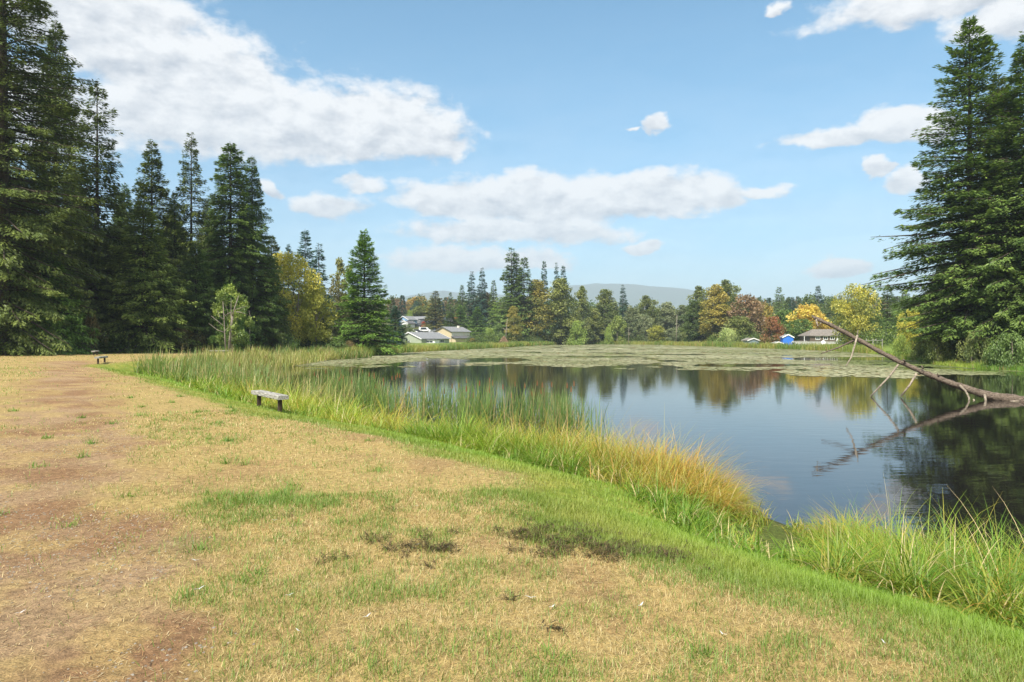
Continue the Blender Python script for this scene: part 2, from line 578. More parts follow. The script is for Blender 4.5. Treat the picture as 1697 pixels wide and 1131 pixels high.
def build_water():
    mb = MB()
    xs = [-60, -20, 20, 60, 90]
    ys = [-6, 40, 100, 200, 310]
    V = [(x, y, 0) for y in ys for x in xs]
    F = [(j * 5 + i, j * 5 + i + 1, (j + 1) * 5 + i + 1, (j + 1) * 5 + i) for j in range(4) for i in range(4)]
    me = make_mesh("water", V, np.array(F))
    m, nt = new_mat("pond_water")
    out = nd(nt, 'ShaderNodeOutputMaterial')
    b = nd(nt, 'ShaderNodeBsdfPrincipled')
    b.inputs['Base Color'].default_value = (.012, .011, .010, 1)
    b.inputs['Roughness'].default_value = .03
    b.inputs['IOR'].default_value = 1.58
    b.inputs['Specular Tint'].default_value = (1.0, .83, .72, 1)
    tc = nd(nt, 'ShaderNodeTexCoord')
    n = nd(nt, 'ShaderNodeTexNoise')
    n.inputs['Scale'].default_value, n.inputs['Detail'].default_value = 1.6, 3
    nt.links.new(vmth(nt, 'MULTIPLY', tc.outputs['Object'], (.6, 1.6, 1)), n.inputs['Vector'])
    bp = nd(nt, 'ShaderNodeBump')
    bp.inputs['Strength'].default_value, bp.inputs['Distance'].default_value = .05, .06
    nt.links.new(n.outputs[0], bp.inputs['Height'])
    nt.links.new(bp.outputs[0], b.inputs['Normal'])
    nt.links.new(b.outputs[0], out.inputs[0])
    tag(link("water", me, m), "dark still pond water mirroring sky and trees", "pond", kind='structure')


build_water()


def build_hills():
    # one far ridge, with a lower shoulder, as a heightfield strip
    xs = np.linspace(-5200, 6000, 260)
    vs = np.linspace(0, 1, 9)
    u = (xs / 6000 * FPX + PX0)
    top = np.interp(u, [-400, 300, 600, 660, 700, 745, 790, 900, 940, 985, 1050, 1110, 1150, 1250, 1500, 2000], [505, 507, 503, 496, 488, 483, 488, 494, 474, 471, 473, 478, 486, 496, 505, 505])
    z1 = H_CAM + (PY0 - top) / FPX * 6000
    V, F = [], []
    for v in vs:
        prof = math.sin(v * math.pi / 2) if v < .999 else 1.0
        for x, zz in zip(xs, z1):
            n = (vnoise(np.array([x * .008]), np.array([v * 5]), 5)[0] - .5) * 26 + (vnoise(np.array([x * .03]), np.array([v * 9]), 6)[0] - .5) * 3
            V.append((x, 4600 + 1400 * v, 8 + (zz - 8) * prof + n * v))
    for x, zz in zip(xs, z1):
        V.append((x, 7200, 10))
    nx = len(xs)
    for k in range(len(vs)):
        for i in range(nx - 1):
            F.append((k * nx + i, k * nx + i + 1, (k + 1) * nx + i + 1, (k + 1) * nx + i))
    me = make_mesh("hills", V, np.array(F), smooth=True)
    tag(link("hills", me, plain("wooded_hillside", (.06, .09, .05), .95, .35, .06)), "far wooded ridge beyond the trees", "hills", kind='structure')


build_hills()


# ------------------------------------------------------------------ trees
def diamonds(P, D, W, NRM, mid=0.42):
    """One four-cornered leaf per row: base P, axis D (with length), width W, rough normal NRM."""
    S = np.cross(D, NRM)
    S /= np.linalg.norm(S, axis=1, keepdims=True) + 1e-9
    S *= (W * .5)[:, None]
    M = P + D * mid
    V = np.stack([P, M + S, P + D, M - S], 1).reshape(-1, 3)
    F = np.arange(len(P) * 4).reshape(-1, 4)
    return V, F


def unit(v):
    return v / (np.linalg.norm(v, axis=1, keepdims=True) + 1e-9)


def conifer(seed, Ht, Rd, cb, levels, nb, spm, leaf, droop=.25, power=.8, thin=.0, rise=.25, hang=.35, lump=.5, trunk_r=.35, low=.55):
    g = np.random.default_rng(seed)
    # branches
    u = (np.arange(levels) + g.uniform(-.3, .3, levels)) / levels
    u = np.clip(u, 0, .995)
    u = np.repeat(u, nb) + g.uniform(-.4, .4, levels * nb) / levels
    u = np.clip(u, 0, .99)
    n = len(u)
    az = np.tile(np.arange(nb), levels) * (2 * math.pi / nb) + np.repeat(g.uniform(0, 6.28, levels), nb) + g.normal(0, .35, n)
    lmp = 1 + lump * (fbm(np.cos(az) * 1.5 + 7, u * 9 + np.sin(az) * 1.5, seed, 3) - .5) * 2
    L = (Rd * (1 - u) ** power * (low + (1 - low) * np.minimum(1, u / .24)) * lmp * g.uniform(.72, 1.12, n)) + .12 + .012 * Ht * (1 - u)
    keep = g.random(n) > thin
    u, az, L = u[keep], az[keep], L[keep]
    n = len(u)
    z0 = (cb + (1 - cb) * u) * Ht
    pitch = rise * (2 * u - .75) + g.normal(0, .08, n)
    dr = droop * (1.15 - u) + g.normal(0, .05, n)
    lean = np.cumsum(g.normal(0, .03, 12))
    def axis(z):
        return np.interp(z / Ht, np.linspace(0, 1, 12), lean - lean[0]) * .6
    dh = np.stack([np.cos(az), np.sin(az), np.zeros(n)], 1)
    # sprays
    k = np.maximum(4, (L * spm * (0.75 + .25 * L / Rd) * np.clip(g.gamma(3.2, .34, n), .25, 2.4)).astype(int))
    b = np.repeat(np.arange(n), k)
    N = len(b)
    t = .04 + .96 * g.random(N) ** .72
    nodes = np.maximum(3, np.round(L[b] / .55))
    tn = np.floor(t * nodes) / nodes + .5 / nodes
    t = np.clip(np.where(g.random(N) < .75, tn + g.normal(0, .16, N) / nodes, t), .03, 1.0)
    Lb = L[b]
    side = np.stack([-dh[b, 1], dh[b, 0], np.zeros(N)], 1)
    lat = g.uniform(-1, 1, N) * np.minimum(.34 * Lb, 1.35) * (1.15 - t) * 1.1
    fwd = np.abs(lat) * .55
    zz = z0[b] + Lb * (np.tan(pitch[b]) * t - dr[b] * t ** 2 + dr[b] * .45 * t ** 4) - np.abs(lat) * .22 + g.normal(0, .022 * min(Rd, 4), N) - hang * (leaf + .10 * min(Lb.max(), 4)) * g.random(N) ** 2
    P = dh[b] * (Lb * t * .93 + fwd)[:, None] + side * lat[:, None]
    P[:, 2] = zz
    P[:, 0] += axis(z0[b])
    sg = np.sign(lat + 1e-6)
    fa = g.uniform(.15, 1.1, N) * sg
    D = dh[b] * np.cos(fa)[:, None] + side * np.sin(fa)[:, None]
    D[:, 2] = np.tan(pitch[b]) - 1.6 * dr[b] * t - g.uniform(0, hang, N) + .05
    ln = leaf * g.uniform(.55, 1.35, N)
    D = unit(D) * ln[:, None]
    NR = unit(np.stack([g.normal(0, .45, N), g.normal(0, .45, N), np.ones(N)], 1))
    V, F = diamonds(P, D, ln * g.uniform(.24, .42, N), NR)
    cl = fbm(b * .37, t * 2, seed + 3, 2)
    var = np.clip(.55 * (cl - .25) + .35 * (t - .3) + g.normal(0, .13, N), 0, 1)
    bri = g.uniform(.72, 1.25, N)
    crown = make_mesh("crown", V, F, {'var': np.repeat(var, 4), 'bri': np.repeat(bri, 4)})
    # trunk with its limbs
    mb = MB()
    zs = np.linspace(-.4, Ht * .995, 12)
    mb.tube([(float(axis(max(z, 0))), 0, z) for z in zs], [trunk_r * (1.25 if i == 0 else 1) * (1 - .97 * max(z, 0) / Ht) + .01 for i, z in enumerate(zs)], 8)
    pick = range(n) if n < 500 else g.choice(n, 500, replace=False)
    for i in pick:
        if L[i] < .5:
            continue
        pts = [(axis(z0[i]) + dh[i, 0] * L[i] * q, dh[i, 1] * L[i] * q, z0[i] + L[i] * (math.tan(pitch[i]) * q - dr[i] * q * q + dr[i] * .45 * q ** 4)) for q in (0, .35, .7, .95)]
        r0 = .02 + .012 * L[i]
        mb.tube(pts, [r0, r0 * .75, r0 * .5, r0 * .2], 3)
    # dead stubs on the bare stem below the crown
    for i in range(int(cb * Ht * 1.2)):
        z = g.uniform(.12, 1) * cb * Ht
        a = g.uniform(0, 6.28)
        l = g.uniform(.4, 1.6)
        mb.tube([(axis(z), 0, z), (axis(z) + math.cos(a) * l, math.sin(a) * l, z - .2 * l)], [.03, .012], 3)
    return mb.mesh("trunk", True), crown, Ht, Rd


def broadleaf(seed, Ht, Wd, z0, blobs, leaves, leaf, shape='oval', trunk_r=.25, limbs=9, weep=.0, shell=.55, stems=1, br=(.22, .36), asp=.6):
    g = np.random.default_rng(seed)
    C, RB = [], []
    for i in range(blobs):
        u = (i + g.random()) / blobs
        if shape == 'oval':
            w = math.sin(math.pi * min(.98, .16 + .8 * u)) ** .75
        elif shape == 'tall':
            w = (math.sin(math.pi * min(.97, .22 + .74 * u)) ** .6) * .95
        elif shape == 'dome':
            w = math.sqrt(max(0, 1 - u * u)) * .95
        else:
            w = max(.25, 1 - abs(u - .6))
        a = g.uniform(0, 6.28)
        q = math.sqrt(g.random()) * w
        rb = Wd * g.uniform(*br) * (.65 + .35 * w)
        q = max(0, q * Wd - rb * .55)
        z = z0 + u * (Ht - z0)
        z = min(z, Ht - rb * .8)
        C.append((math.cos(a) * q, math.sin(a) * q, max(z, z0 + rb * .35)))
        RB.append(rb)
    C, RB = np.array(C), np.array(RB)
    pr = RB ** 2 / (RB ** 2).sum()
    b = g.choice(blobs, leaves, p=pr)
    d = unit(g.normal(0, 1, (leaves, 3)))
    rad = RB[b] * (shell + (1 - shell) * g.random(leaves) ** .6) * g.normal(1, .12, leaves)
    rough = 1 + .5 * (fbm(d[:, 0] * 2.2 + b * 3.1, d[:, 1] * 2.2 + d[:, 2] * 1.7, seed, 3) - .5)
    P = C[b] + d * (rad * rough)[:, None] * np.array((1, 1, .85))
    P[:, 2] -= weep * g.random(leaves) * RB[b] * 1.2
    keep = fbm(P[:, 0] * 1.1 / Wd * 5, P[:, 2] * 1.1 / Wd * 5 + P[:, 1] / Wd * 4, seed + 5, 3) > .36
    P, b, d = P[keep], b[keep], d[keep]
    P[:, 2] = np.maximum(P[:, 2], .1)
    N = len(P)
    D = unit(d * .6 + g.normal(0, .6, (N, 3)) + np.array((0, 0, -.25 - 2.2 * weep)))
    ln = leaf * g.uniform(.6, 1.4, N)
    NR = unit(d * .5 + g.normal(0, .5, (N, 3)) + np.array((0, 0, .55)))
    V, F = diamonds(P, D * ln[:, None], ln * g.uniform(.45, .75, N) * (1 - .5 * weep), NR, .5)
    bv = g.random(blobs)
    hgt = (P[:, 2] - z0) / (Ht - z0 + 1e-6)
    var = np.clip(.55 * bv[b] + .3 * hgt + .35 * (fbm(P[:, 0] * 2 / Wd, P[:, 2] * 2 / Wd, seed + 9, 3) - .4) + g.normal(0, .12, N), 0, 1)
    bri = g.uniform(.75, 1.25, N)
    crown = make_mesh("crown", V, F, {'var': np.repeat(var, 4), 'bri': np.repeat(bri, 4)})
    mb = MB()
    order = np.argsort(-RB)[:limbs]
    for st in range(stems):
        ox, oy = (0, 0) if stems == 1 else (g.normal(0, trunk_r * 2), g.normal(0, trunk_r * 2))
        top = Ht * .8
        tx, ty = g.normal(0, .05 * Wd) + ox * 2, g.normal(0, .05 * Wd) + oy * 2
        fk = max(z0 * 1.05, .22 * Ht)
        mb.tube([(ox, oy, -.3), (ox, oy, .15), (ox + tx * .3, oy + ty * .3, fk), (tx, ty, (fk + top) / 2), (tx * 1.2, ty * 1.2, top)],
                [trunk_r * 1.35, trunk_r, trunk_r * .8, trunk_r * .5, trunk_r * .1], 7)
        for i in order[st::stems]:
            c = C[i]
            zb = fk + (c[2] - fk) * .35 if c[2] > fk else min(fk, c[2] * .7)
            s = Vector((ox + tx * .5, oy + ty * .5, zb))
            e = Vector(c)
            mdl = s.lerp(e, .5) + Vector((g.normal(0, .06 * Wd), g.normal(0, .06 * Wd), .06 * Wd))
            mb.tube([s, mdl, e], [trunk_r * .42, trunk_r * .28, trunk_r * .08], 4)
    return mb.mesh("trunk", True), crown, Ht, Wd


PROTO = {
    # near conifers
    'great_fir': lambda: conifer(11, 42, 8.2, .02, 80, 8, 66, .28, .28, .75, .05, .22, .45, .55, .6, .75),
    'wide_fir': lambda: conifer(12, 33, 8.2, .10, 66, 8, 44, .38, .16, .84, .07, .30, .35, .55, .45, .45),
    'full_fir': lambda: conifer(13, 33, 7.0, .05, 64, 8, 46, .38, .26, .80, .06, .24, .50, .50, .5, .8),
    'ragged_fir': lambda: conifer(14, 31, 5.6, .14, 46, 6, 46, .40, .42, .72, .22, .20, .70, .80, .38, .9),
    'open_fir': lambda: conifer(15, 29, 4.4, .20, 48, 6, 46, .38, .30, .70, .24, .25, .50, .80, .34, .8),
    'narrow_fir': lambda: conifer(16, 29, 4.3, .14, 54, 7, 54, .38, .28, .72, .07, .25, .45, .60, .36, .7),
    'stem_fir': lambda: conifer(17, 28, 4.2, .34, 46, 7, 56, .38, .30, .62, .08, .22, .45, .70, .40, .55),
    'hemlock': lambda: conifer(18, 22, 5.6, .02, 50, 8, 48, .35, .40, .80, .05, .22, .75, .50, .30, .9),
    'cedar': lambda: conifer(19, 12, 4.2, .01, 38, 8, 52, .31, .55, .62, .05, .30, 1.0, .45, .24, .95),
    'cone_spruce': lambda: conifer(20, 17, 4.6, .02, 50, 9, 44, .34, .05, .86, .03, .42, .25, .35, .24, .9),
    # farther conifers
    'far_fir': lambda: conifer(31, 25, 4.6, .04, 34, 7, 19, .72, .22, .80, .08, .24, .35, .60, .32, .8),
    'far_narrow_fir': lambda: conifer(32, 25, 3.0, .08, 40, 6, 24, .60, .30, .66, .12, .22, .45, .70, .28, .8),
    'far_cone': lambda: conifer(33, 14, 4.4, .02, 32, 8, 24, .56, .10, .90, .04, .34, .30, .35, .25, .95),
    'far_tuft': lambda: conifer(34, 22, 4.0, .45, 18, 6, 11, .75, .15, .55, .12, .30, .30, .70, .28, .6),
    # broadleaves
    'maple': lambda: broadleaf(41, 14, 6.0, 1.2, 60, 17000, .30, 'oval', .20, 16, .12, .5, 2, (.15, .26)),
    'round_tree': lambda: broadleaf(42, 11, 6.2, .8, 58, 15000, .36, 'oval', .25, 12, .0, .6, 1, (.18, .30)),
    'cottonwood': lambda: broadleaf(43, 24, 5.2, .8, 74, 13000, .58, 'tall', .35, 14, .12, .55, 1, (.20, .36)),
    'cottonwood_ragged': lambda: broadleaf(44, 24, 6.4, .8, 64, 12000, .58, 'tall', .38, 18, .1, .5, 2, (.14, .30)),
    'far_oval': lambda: broadleaf(45, 13, 5.6, .3, 50, 9000, .55, 'oval', .3, 8, .0, .6, 1, (.2, .34)),
    'far_dome': lambda: broadleaf(46, 8, 6.2, .1, 46, 9000, .42, 'dome', .2, 6, .0, .6, 1, (.2, .34)),
    'willow': lambda: broadleaf(47, 8, 6.2, .1, 46, 10000, .55, 'dome', .2, 8, .8, .6, 1, (.2, .34)),
    'poplar': lambda: broadleaf(48, 14, 2.6, 1.0, 36, 6500, .30, 'tall', .14, 10, .0, .4, 1, (.2, .36)),
    'shrub': lambda: broadleaf(49, 2.6, 2.4, .05, 34, 7000, .17, 'dome', .05, 8, .0, .55, 3, (.2, .34)),
    'arching_shrub': lambda: broadleaf(50, 3.0, 3.0, .05, 40, 9000, .20, 'dome', .06, 8, .45, .55, 3, (.18, .32)),
    'sapling': lambda: broadleaf(51, 9, 3.6, 1.4, 30, 6500, .26, 'oval', .10, 10, .1, .4, 2, (.14, .26)),
}
_P = {}


def proto(k):
    if k not in _P:
        t, c, h, w = PROTO[k]()
        con = k.split('_')[-1] in ('fir', 'hemlock', 'cedar', 'spruce', 'cone', 'tuft')
        c.materials.append(M_NEEDLE if con else M_LEAF)
        t.materials.append(M_BARK if con else M_BARKPALE)
        _P[k] = (t, c, h, w)
    return _P[k]


def plant(kind, name, px, top, d, hw, ca, cb, label, cat='tree', group=None, rz=None, base=None, depth=None, dz=0.0):
    """A tree whose crown tip stands px / top in the picture at d metres; hw is its half width in picture pixels."""
    t, c, h, w = proto(kind)
    x = (px - PX0) / FPX * d
    zb = float(ground(np.array([x]), np.array([float(d)]))[0]) - .05 + dz if base is None else base
    H = H_CAM + (PY0 - top) / FPX * d - zb
    if float(shore_dist(np.array([x]), np.array([float(d)]))[0]) < 2:
        print('IN WATER', label, d, float(shore_dist(np.array([x]), np.array([float(d)]))[0]))
    W = hw / FPX * d * (1.15 if d > 180 and kind.startswith(('far_fir', 'far_narrow')) else 1.36 if d > 180 and kind.startswith(('cotton', 'far_oval')) else 1.0)
    root = empty(name, (x, d, zb), RNG.uniform(0, 6.28) if rz is None else rz)
    root.scale = (W / w, W / w, H / h)
    tag(root, label, cat, group)
    link("trunk", t, None, root)
    cr = link("crown", c, None, root)
    con = kind.split('_')[-1] in ('fir', 'hemlock', 'cedar', 'spruce', 'cone', 'tuft')
    ka, kb = (2.0, 2.1) if con else (1.3, 1.3)
    cr["col_a"], cr["col_b"] = [float(v) * ka for v in ca], [min(.8, float(v) * kb) for v in cb]
    return root


# colours (dark, light)
DK = ((.036, .054, .013), (.115, .140, .024))
MD = ((.036, .068, .016), (.125, .170, .030))
HM = ((.058, .090, .018), (.185, .215, .040))
CD = ((.045, .095, .016), (.150, .225, .034))
BL = ((.022, .055, .038), (.060, .110, .065))
OL = ((.085, .115, .028), (.23, .245, .06))
YG = ((.20, .22, .032), (.42, .40, .065))
YE = ((.50, .41, .06), (.66, .53, .09))
GO = ((.17, .165, .035), (.38, .30, .06))
OR = ((.36, .19, .05), (.50, .34, .07))
RU = ((.12, .10, .045), (.29, .175, .095))
RD = ((.240, .050, .035), (.430, .110, .060))
LG = ((.130, .210, .035), (.300, .360, .070))
GR = ((.060, .110, .026), (.150, .220, .045))
GG = ((.10, .13, .06), (.24, .26, .13))
DG = ((.045, .078, .02), (.125, .165, .034))
BR = ((.110, .085, .030), (.230, .150, .050))


def two(a, b):
    return (a[0], b[1])


TREES = [
    # ---- wood beyond the end of the path
    ('great_fir', 'fir_tree', 4, -300, 66, 172, *DK, "towering dark fir beside the path whose top leaves the frame", None),
    ('great_fir', 'fir_tree', -110, -260, 76, 150, *DK, "dark fir cut off by the picture edge beside the towering fir", None),
    ('ragged_fir', 'fir_tree', 161, 133, 80, 86, *DK, "ragged fir with drooping sparse boughs next to the towering fir", None),
    ('narrow_fir', 'fir_tree', 252, 232, 92, 52, *DK, "slim pointed fir just behind the bushy light green hemlock", None),
    ('open_fir', 'fir_tree', 317, 217, 96, 46, *DK, "airy thin fir with open see-through boughs and a spiky top", None),
    ('stem_fir', 'fir_tree', 382, 236, 92, 58, *MD, "fir with a long bare pale trunk below its crown", None),
    ('full_fir', 'fir_tree', 418, 256, 96, 66, *MD, "dense fir with layered boughs next to the bare trunked fir", None),
    ('hemlock', 'hemlock_tree', 238, 330, 78, 92, *HM, "bushy light green hemlock with feathery drooping boughs at the path end", None),
    ('hemlock', 'hemlock_tree', 325, 400, 84, 66, *MD, "shorter green hemlock between the light green hemlock and the bare trunked fir", None),
    ('hemlock', 'hemlock_tree', 158, 360, 76, 72, *DK, "dark low hemlock under the ragged fir", None),
    ('cedar', 'cedar_tree', 85, 425, 68, 72, *CD, "fresh green cedar with hanging sprays at the foot of the towering fir", None),
    ('cedar', 'cedar_tree', 5, 470, 69, 62, *DK, "dark drooping cedar at the foot of the towering fir", None),
    ('cedar', 'cedar_tree', 378, 470, 84, 44, *CD, "small green cedar behind the leaning pale dead trunk", None),
    ('cedar', 'cedar_tree', 442, 455, 98, 50, *DK, "dark broad cedar between the dense fir and the yellow maple", None),
    ('narrow_fir', 'fir_tree', 478, 404, 130, 22, *BL, "small blue green fir top behind the yellow maple, shortest of three", None),
    ('far_fir', 'fir_tree', 505, 378, 132, 34, *BL, "pointed blue green fir rising straight above the yellow maple", None),
    ('far_narrow_fir', 'fir_tree', 529, 402, 128, 24, *BL, "narrow dark fir just behind the yellow maple's far shoulder", None),
    ('maple', 'maple_tree', 482, 418, 104, 62, *two(YG, YE), "tall yellow leaved maple with pale stems beside the dark firs", None),
    ('maple', 'maple_tree', 520, 470, 106, 44, *YG, "yellow green maple leaning against the taller yellow one", None),
    ('poplar', 'poplar_tree', 562, 428, 112, 22, *two(RU, OL), "thin rusty poplar with wispy top between maple and cone shaped spruce", None),
    ('poplar', 'poplar_tree', 578, 440, 116, 20, *OL, "thin olive poplar close against the cone shaped spruce", None),
    ('hemlock', 'hemlock_tree', 205, 300, 88, 62, *MD, "mid green hemlock filling the gap between ragged fir and slim fir", None),
    ('hemlock', 'hemlock_tree', 290, 318, 94, 56, *HM, "pale green hemlock under the airy thin fir", None),
    ('hemlock', 'hemlock_tree', 350, 350, 98, 48, *MD, "mid green hemlock pressed between the airy fir and bare trunked fir", None),
    ('hemlock', 'hemlock_tree', 448, 420, 102, 40, *MD, "green hemlock on the open side of the dense layered fir", None),
    ('full_fir', 'fir_tree', 92, 30, 84, 90, *DK, "dark fir squeezed between the towering fir and the ragged fir", None),
    ('sapling', 'broadleaf_tree', 384, 472, 80.5, 40, *two(CD, LG), "fresh green leafy sapling around the leaning broken pale trunk", None),
    ('round_tree', 'broadleaf_tree', 448, 515, 99, 30, *OL, "olive leafy bush tree in front of the dark broad cedar", None),
    ('cone_spruce', 'spruce_tree', 604, 380, 108, 62, *CD, "perfectly cone shaped green spruce standing alone by the reeds", None),
    ('far_cone', 'spruce_tree', 655, 506, 150, 26, *BL, "small blue green spruce at the foot of the cone shaped spruce", None),
    # ---- hillside with houses
    ('far_oval', 'broadleaf_tree', 700, 508, 372, 26, *OL, "dull olive tree above the grey roofed house on the slope", None),
    ('far_dome', 'broadleaf_tree', 679, 515, 352, 9, *LG, "little bright green round tree over the blue and white house", None),
    ('far_dome', 'broadleaf_tree', 690, 500, 378, 16, *BL, "dark blue green round tree behind the little bright green tree", None),
    ('far_oval', 'broadleaf_tree', 660, 496, 392, 14, *two(RU, RU), "rust red tree on the ridge above the blue and white house", None),
    ('far_oval', 'broadleaf_tree', 693, 492, 400, 18, *two(RU, OR), "rust orange tree on the ridge above the grey roofed house", None),
    ('far_fir', 'pine_tree', 722, 481, 297, 21, *two(DG, BR), "broad dark pine with brown green lower limbs above the parked cars", None),
    ('far_fir', 'fir_tree', 746, 484, 340, 9, *DG, "short pointed fir right beside the broad dark pine", None),
    ('far_fir', 'fir_tree', 766, 471, 318, 12, *DG, "pointed fir between the broad pine and the twin spires", None),
    ('far_narrow_fir', 'fir_tree', 782, 449, 325, 11, *BL, "lower of two twin thin spires over the red roofed house", None),
    ('far_narrow_fir', 'fir_tree', 799, 443, 325, 11, *BL, "taller of two twin thin spires over the red roofed house", None),
    ('far_fir', 'fir_tree', 818, 463, 318, 12, *MD, "fir with a split top beside the tall fir cluster", None),
    ('far_oval', 'broadleaf_tree', 806, 486, 330, 20, *two(DG, BR), "brownish green round tree under the twin spires", None),
    ('far_cone', 'cypress_tree', 763, 506, 288, 20, *GR, "green conical cypress behind the tan house", None),
    ('far_cone', 'cypress_tree', 791, 508, 280, 22, *GR, "widest green conical cypress right beside the tan house", None),
    ('far_cone', 'spruce_tree', 747, 518, 284, 22, *DG, "low dark bushy conifer over the tan house roof", None),
    ('far_oval', 'shrub', 672, 538, 236, 13, *DG, "dark bush between the small spruce and the sage green house", 'shrub'),
    ('far_dome', 'shrub', 758, 519, 338, 7, *two(OR, RD), "orange red bush among the green cypresses", 'shrub'),
    ('far_dome', 'shrub', 702, 533, 322, 6, *RD, "red bush in front of the grey roofed house", 'shrub'),
    ('far_dome', 'broadleaf_tree', 813, 545, 270, 10, *LG, "bright green small tree beside the widest cypress", None),
    ('far_dome', 'broadleaf_tree', 826, 538, 272, 16, *GR, "mid green leafy tree below the split topped fir", None),
    ('far_tuft', 'pine_tree', 828, 492, 276, 15, *two(GR, LG), "flat topped light green pine with a bare stem near the tan house", None),
    ('far_narrow_fir', 'fir_tree', 847, 409, 262, 22, *DG, "tallest fir of the cluster over the brown heap on the shore", None),
    ('far_fir', 'fir_tree', 856, 416, 264, 23, *DG, "middle fir of the tall cluster over the brown heap", None),
    ('far_fir', 'fir_tree', 868, 424, 260, 24, *DG, "outermost fir of the tall cluster, beside the gold topped tree", None),
    ('cottonwood', 'broadleaf_tree', 851, 508, 245, 12, *two(OL, GO), "small golden tree at the foot of the tall fir cluster", None),
    ('cottonwood', 'broadleaf_tree', 889, 464, 262, 24, *two(OL, GO), "tall tree with golden top beside the tall fir cluster", None),
    ('far_fir', 'fir_tree', 902, 430, 300, 12, *BL, "dark fir spire behind the tall tree with golden top", None),
    ('far_narrow_fir', 'fir_tree', 922, 434, 310, 8, *BL, "thin dark fir close beside the double fir spire", None),
    ('far_fir', 'fir_tree', 934, 438, 305, 14, *BL, "double dark fir spire behind the tall green poplar", None),
    ('cottonwood', 'broadleaf_tree', 929, 462, 268, 26, *two(OL, OL), "tall green poplar below the double fir spire", None),
    ('cottonwood_ragged', 'broadleaf_tree', 963, 474, 285, 18, *two(DG, OL), "dark ragged tree right of the tall green poplar", None),
    ('far_dome', 'broadleaf_tree', 955, 533, 262, 22, *two(LG, LG), "bright green round bushy tree at the water below the poplar", None),
    ('cottonwood', 'broadleaf_tree', 985, 512, 288, 14, *OL, "slender pale green tree beside the bright round bush", None),
    ('cottonwood', 'broadleaf_tree', 1003, 480, 300, 21, *two(DG, OL), "tall oval olive tree just before the lone fir spire", None),
    ('far_narrow_fir', 'fir_tree', 1032, 471, 312, 10, *BL, "lone dark fir spire in front of the far ridge", None),
    ('far_dome', 'broadleaf_tree', 1008, 543, 282, 10, *LG, "small light green bush at the foot of the oval olive tree", None),
    ('far_oval', 'broadleaf_tree', 1023, 524, 290, 13, *two(OL, LG), "light green rounded tree at the foot of the lone fir spire", None),
    ('cottonwood', 'broadleaf_tree', 1047, 510, 296, 17, *GG, "pale greyish green tree beside the lone fir spire", None),
    ('cottonwood_ragged', 'broadleaf_tree', 1073, 490, 305, 22, *two(DG, OL), "broad dark olive tree before the far ridge's highest part", None),
    ('far_oval', 'broadleaf_tree', 1070, 522, 292, 13, *GG, "grey leaved willow below the broad dark olive tree", None),
    ('cottonwood', 'broadleaf_tree', 1106, 501, 305, 17, *GG, "dull grey green tree behind the pale bare snag", None),
    ('cottonwood', 'broadleaf_tree', 1132, 506, 300, 17, *two(DG, GG), "dull dark tree between the snag and the big gold tree", None),
    ('far_oval', 'broadleaf_tree', 1090, 540, 286, 15, *two(OL, YG), "low yellowish tree at the water left of the pale snag", None),
    ('far_oval', 'broadleaf_tree', 1113, 545, 284, 13, *GG, "low grey green tree at the water behind the pale snag", None),
    ('far_dome', 'broadleaf_tree', 1135, 545, 282, 12, *OL, "low olive thicket under the tall ragged trees", None),
    # ---- far side, gold and red trees
    ('cottonwood_ragged', 'broadleaf_tree', 1160, 474, 250, 22, *two(DG, OL), "tall ragged dark tree joined to the big gold tree", None),
    ('cottonwood_ragged', 'broadleaf_tree', 1206, 464, 252, 26, *two(DG, OL), "tall dark green tree rising behind the big gold tree", None),
    ('cottonwood', 'broadleaf_tree', 1186, 472, 240, 21, *two(GO, GO), "big golden orange tree glowing between tall dark trees", None),
    ('cottonwood', 'broadleaf_tree', 1196, 505, 236, 24, *two(OL, GO), "lower golden green tree at the foot of the big gold tree", None),
    ('cottonwood', 'broadleaf_tree', 1150, 498, 246, 19, *DG, "dark green column of leaves beside the pale snag", None),
    ('far_oval', 'broadleaf_tree', 1238, 490, 232, 27, *two(RU, RU), "dusty red tree with bare twigs beside the big gold tree", None),
    ('far_oval', 'broadleaf_tree', 1228, 525, 222, 25, *two(DG, OL), "dark rounded tree behind the pale weeping willow", None),
    ('far_oval', 'broadleaf_tree', 1262, 505, 240, 22, *two(OL, OR), "orange and green tree behind the red bush tree", None),
    ('far_fir', 'fir_tree', 1275, 492, 300, 10, *BL, "short blunt fir left of the tufted pine", None),
    ('far_tuft', 'pine_tree', 1291, 475, 270, 12, *DG, "tufted pine on a bare stem above the red bush tree", None),
    ('far_fir', 'fir_tree', 1313, 491, 330, 13, *BL, "hazy blue fir behind the tufted pine", None),
    ('far_oval', 'broadleaf_tree', 1300, 515, 215, 24, *GR, "green leafy tree directly below the tufted pine", None),
    ('far_oval', 'broadleaf_tree', 1340, 490, 275, 17, *DG, "dark round tree behind the flame coloured tree", None),
    ('far_fir', 'fir_tree', 1355, 472, 285, 15, *BL, "tall layered spruce above the flame coloured tree", None),
    ('far_oval', 'broadleaf_tree', 1378, 493, 280, 18, *DG, "dark bushy tree beside the tall layered spruce", None),
    ('far_narrow_fir', 'fir_tree', 1393, 484, 300, 8, *BL, "small dark fir tip between the layered spruce and yellow tree", None),
    ('far_oval', 'maple_tree', 1342, 506, 205, 30, *two(OR, YE), "flame coloured yellow orange maple above the brown house", None),
    ('far_oval', 'broadleaf_tree', 1326, 530, 195, 24, *GR, "rounded green tree beside the white pole and brown house", None),
    ('far_dome', 'broadleaf_tree', 1280, 526, 192, 27, *two(GR, RD), "red topped bush tree covering one side of the blue shed", None),
    ('willow', 'willow_tree', 1206, 542, 215, 22, *two(LG, ((0, 0, 0), (.48, .52, .20))), "pale yellow green weeping willow at the water's edge", None),
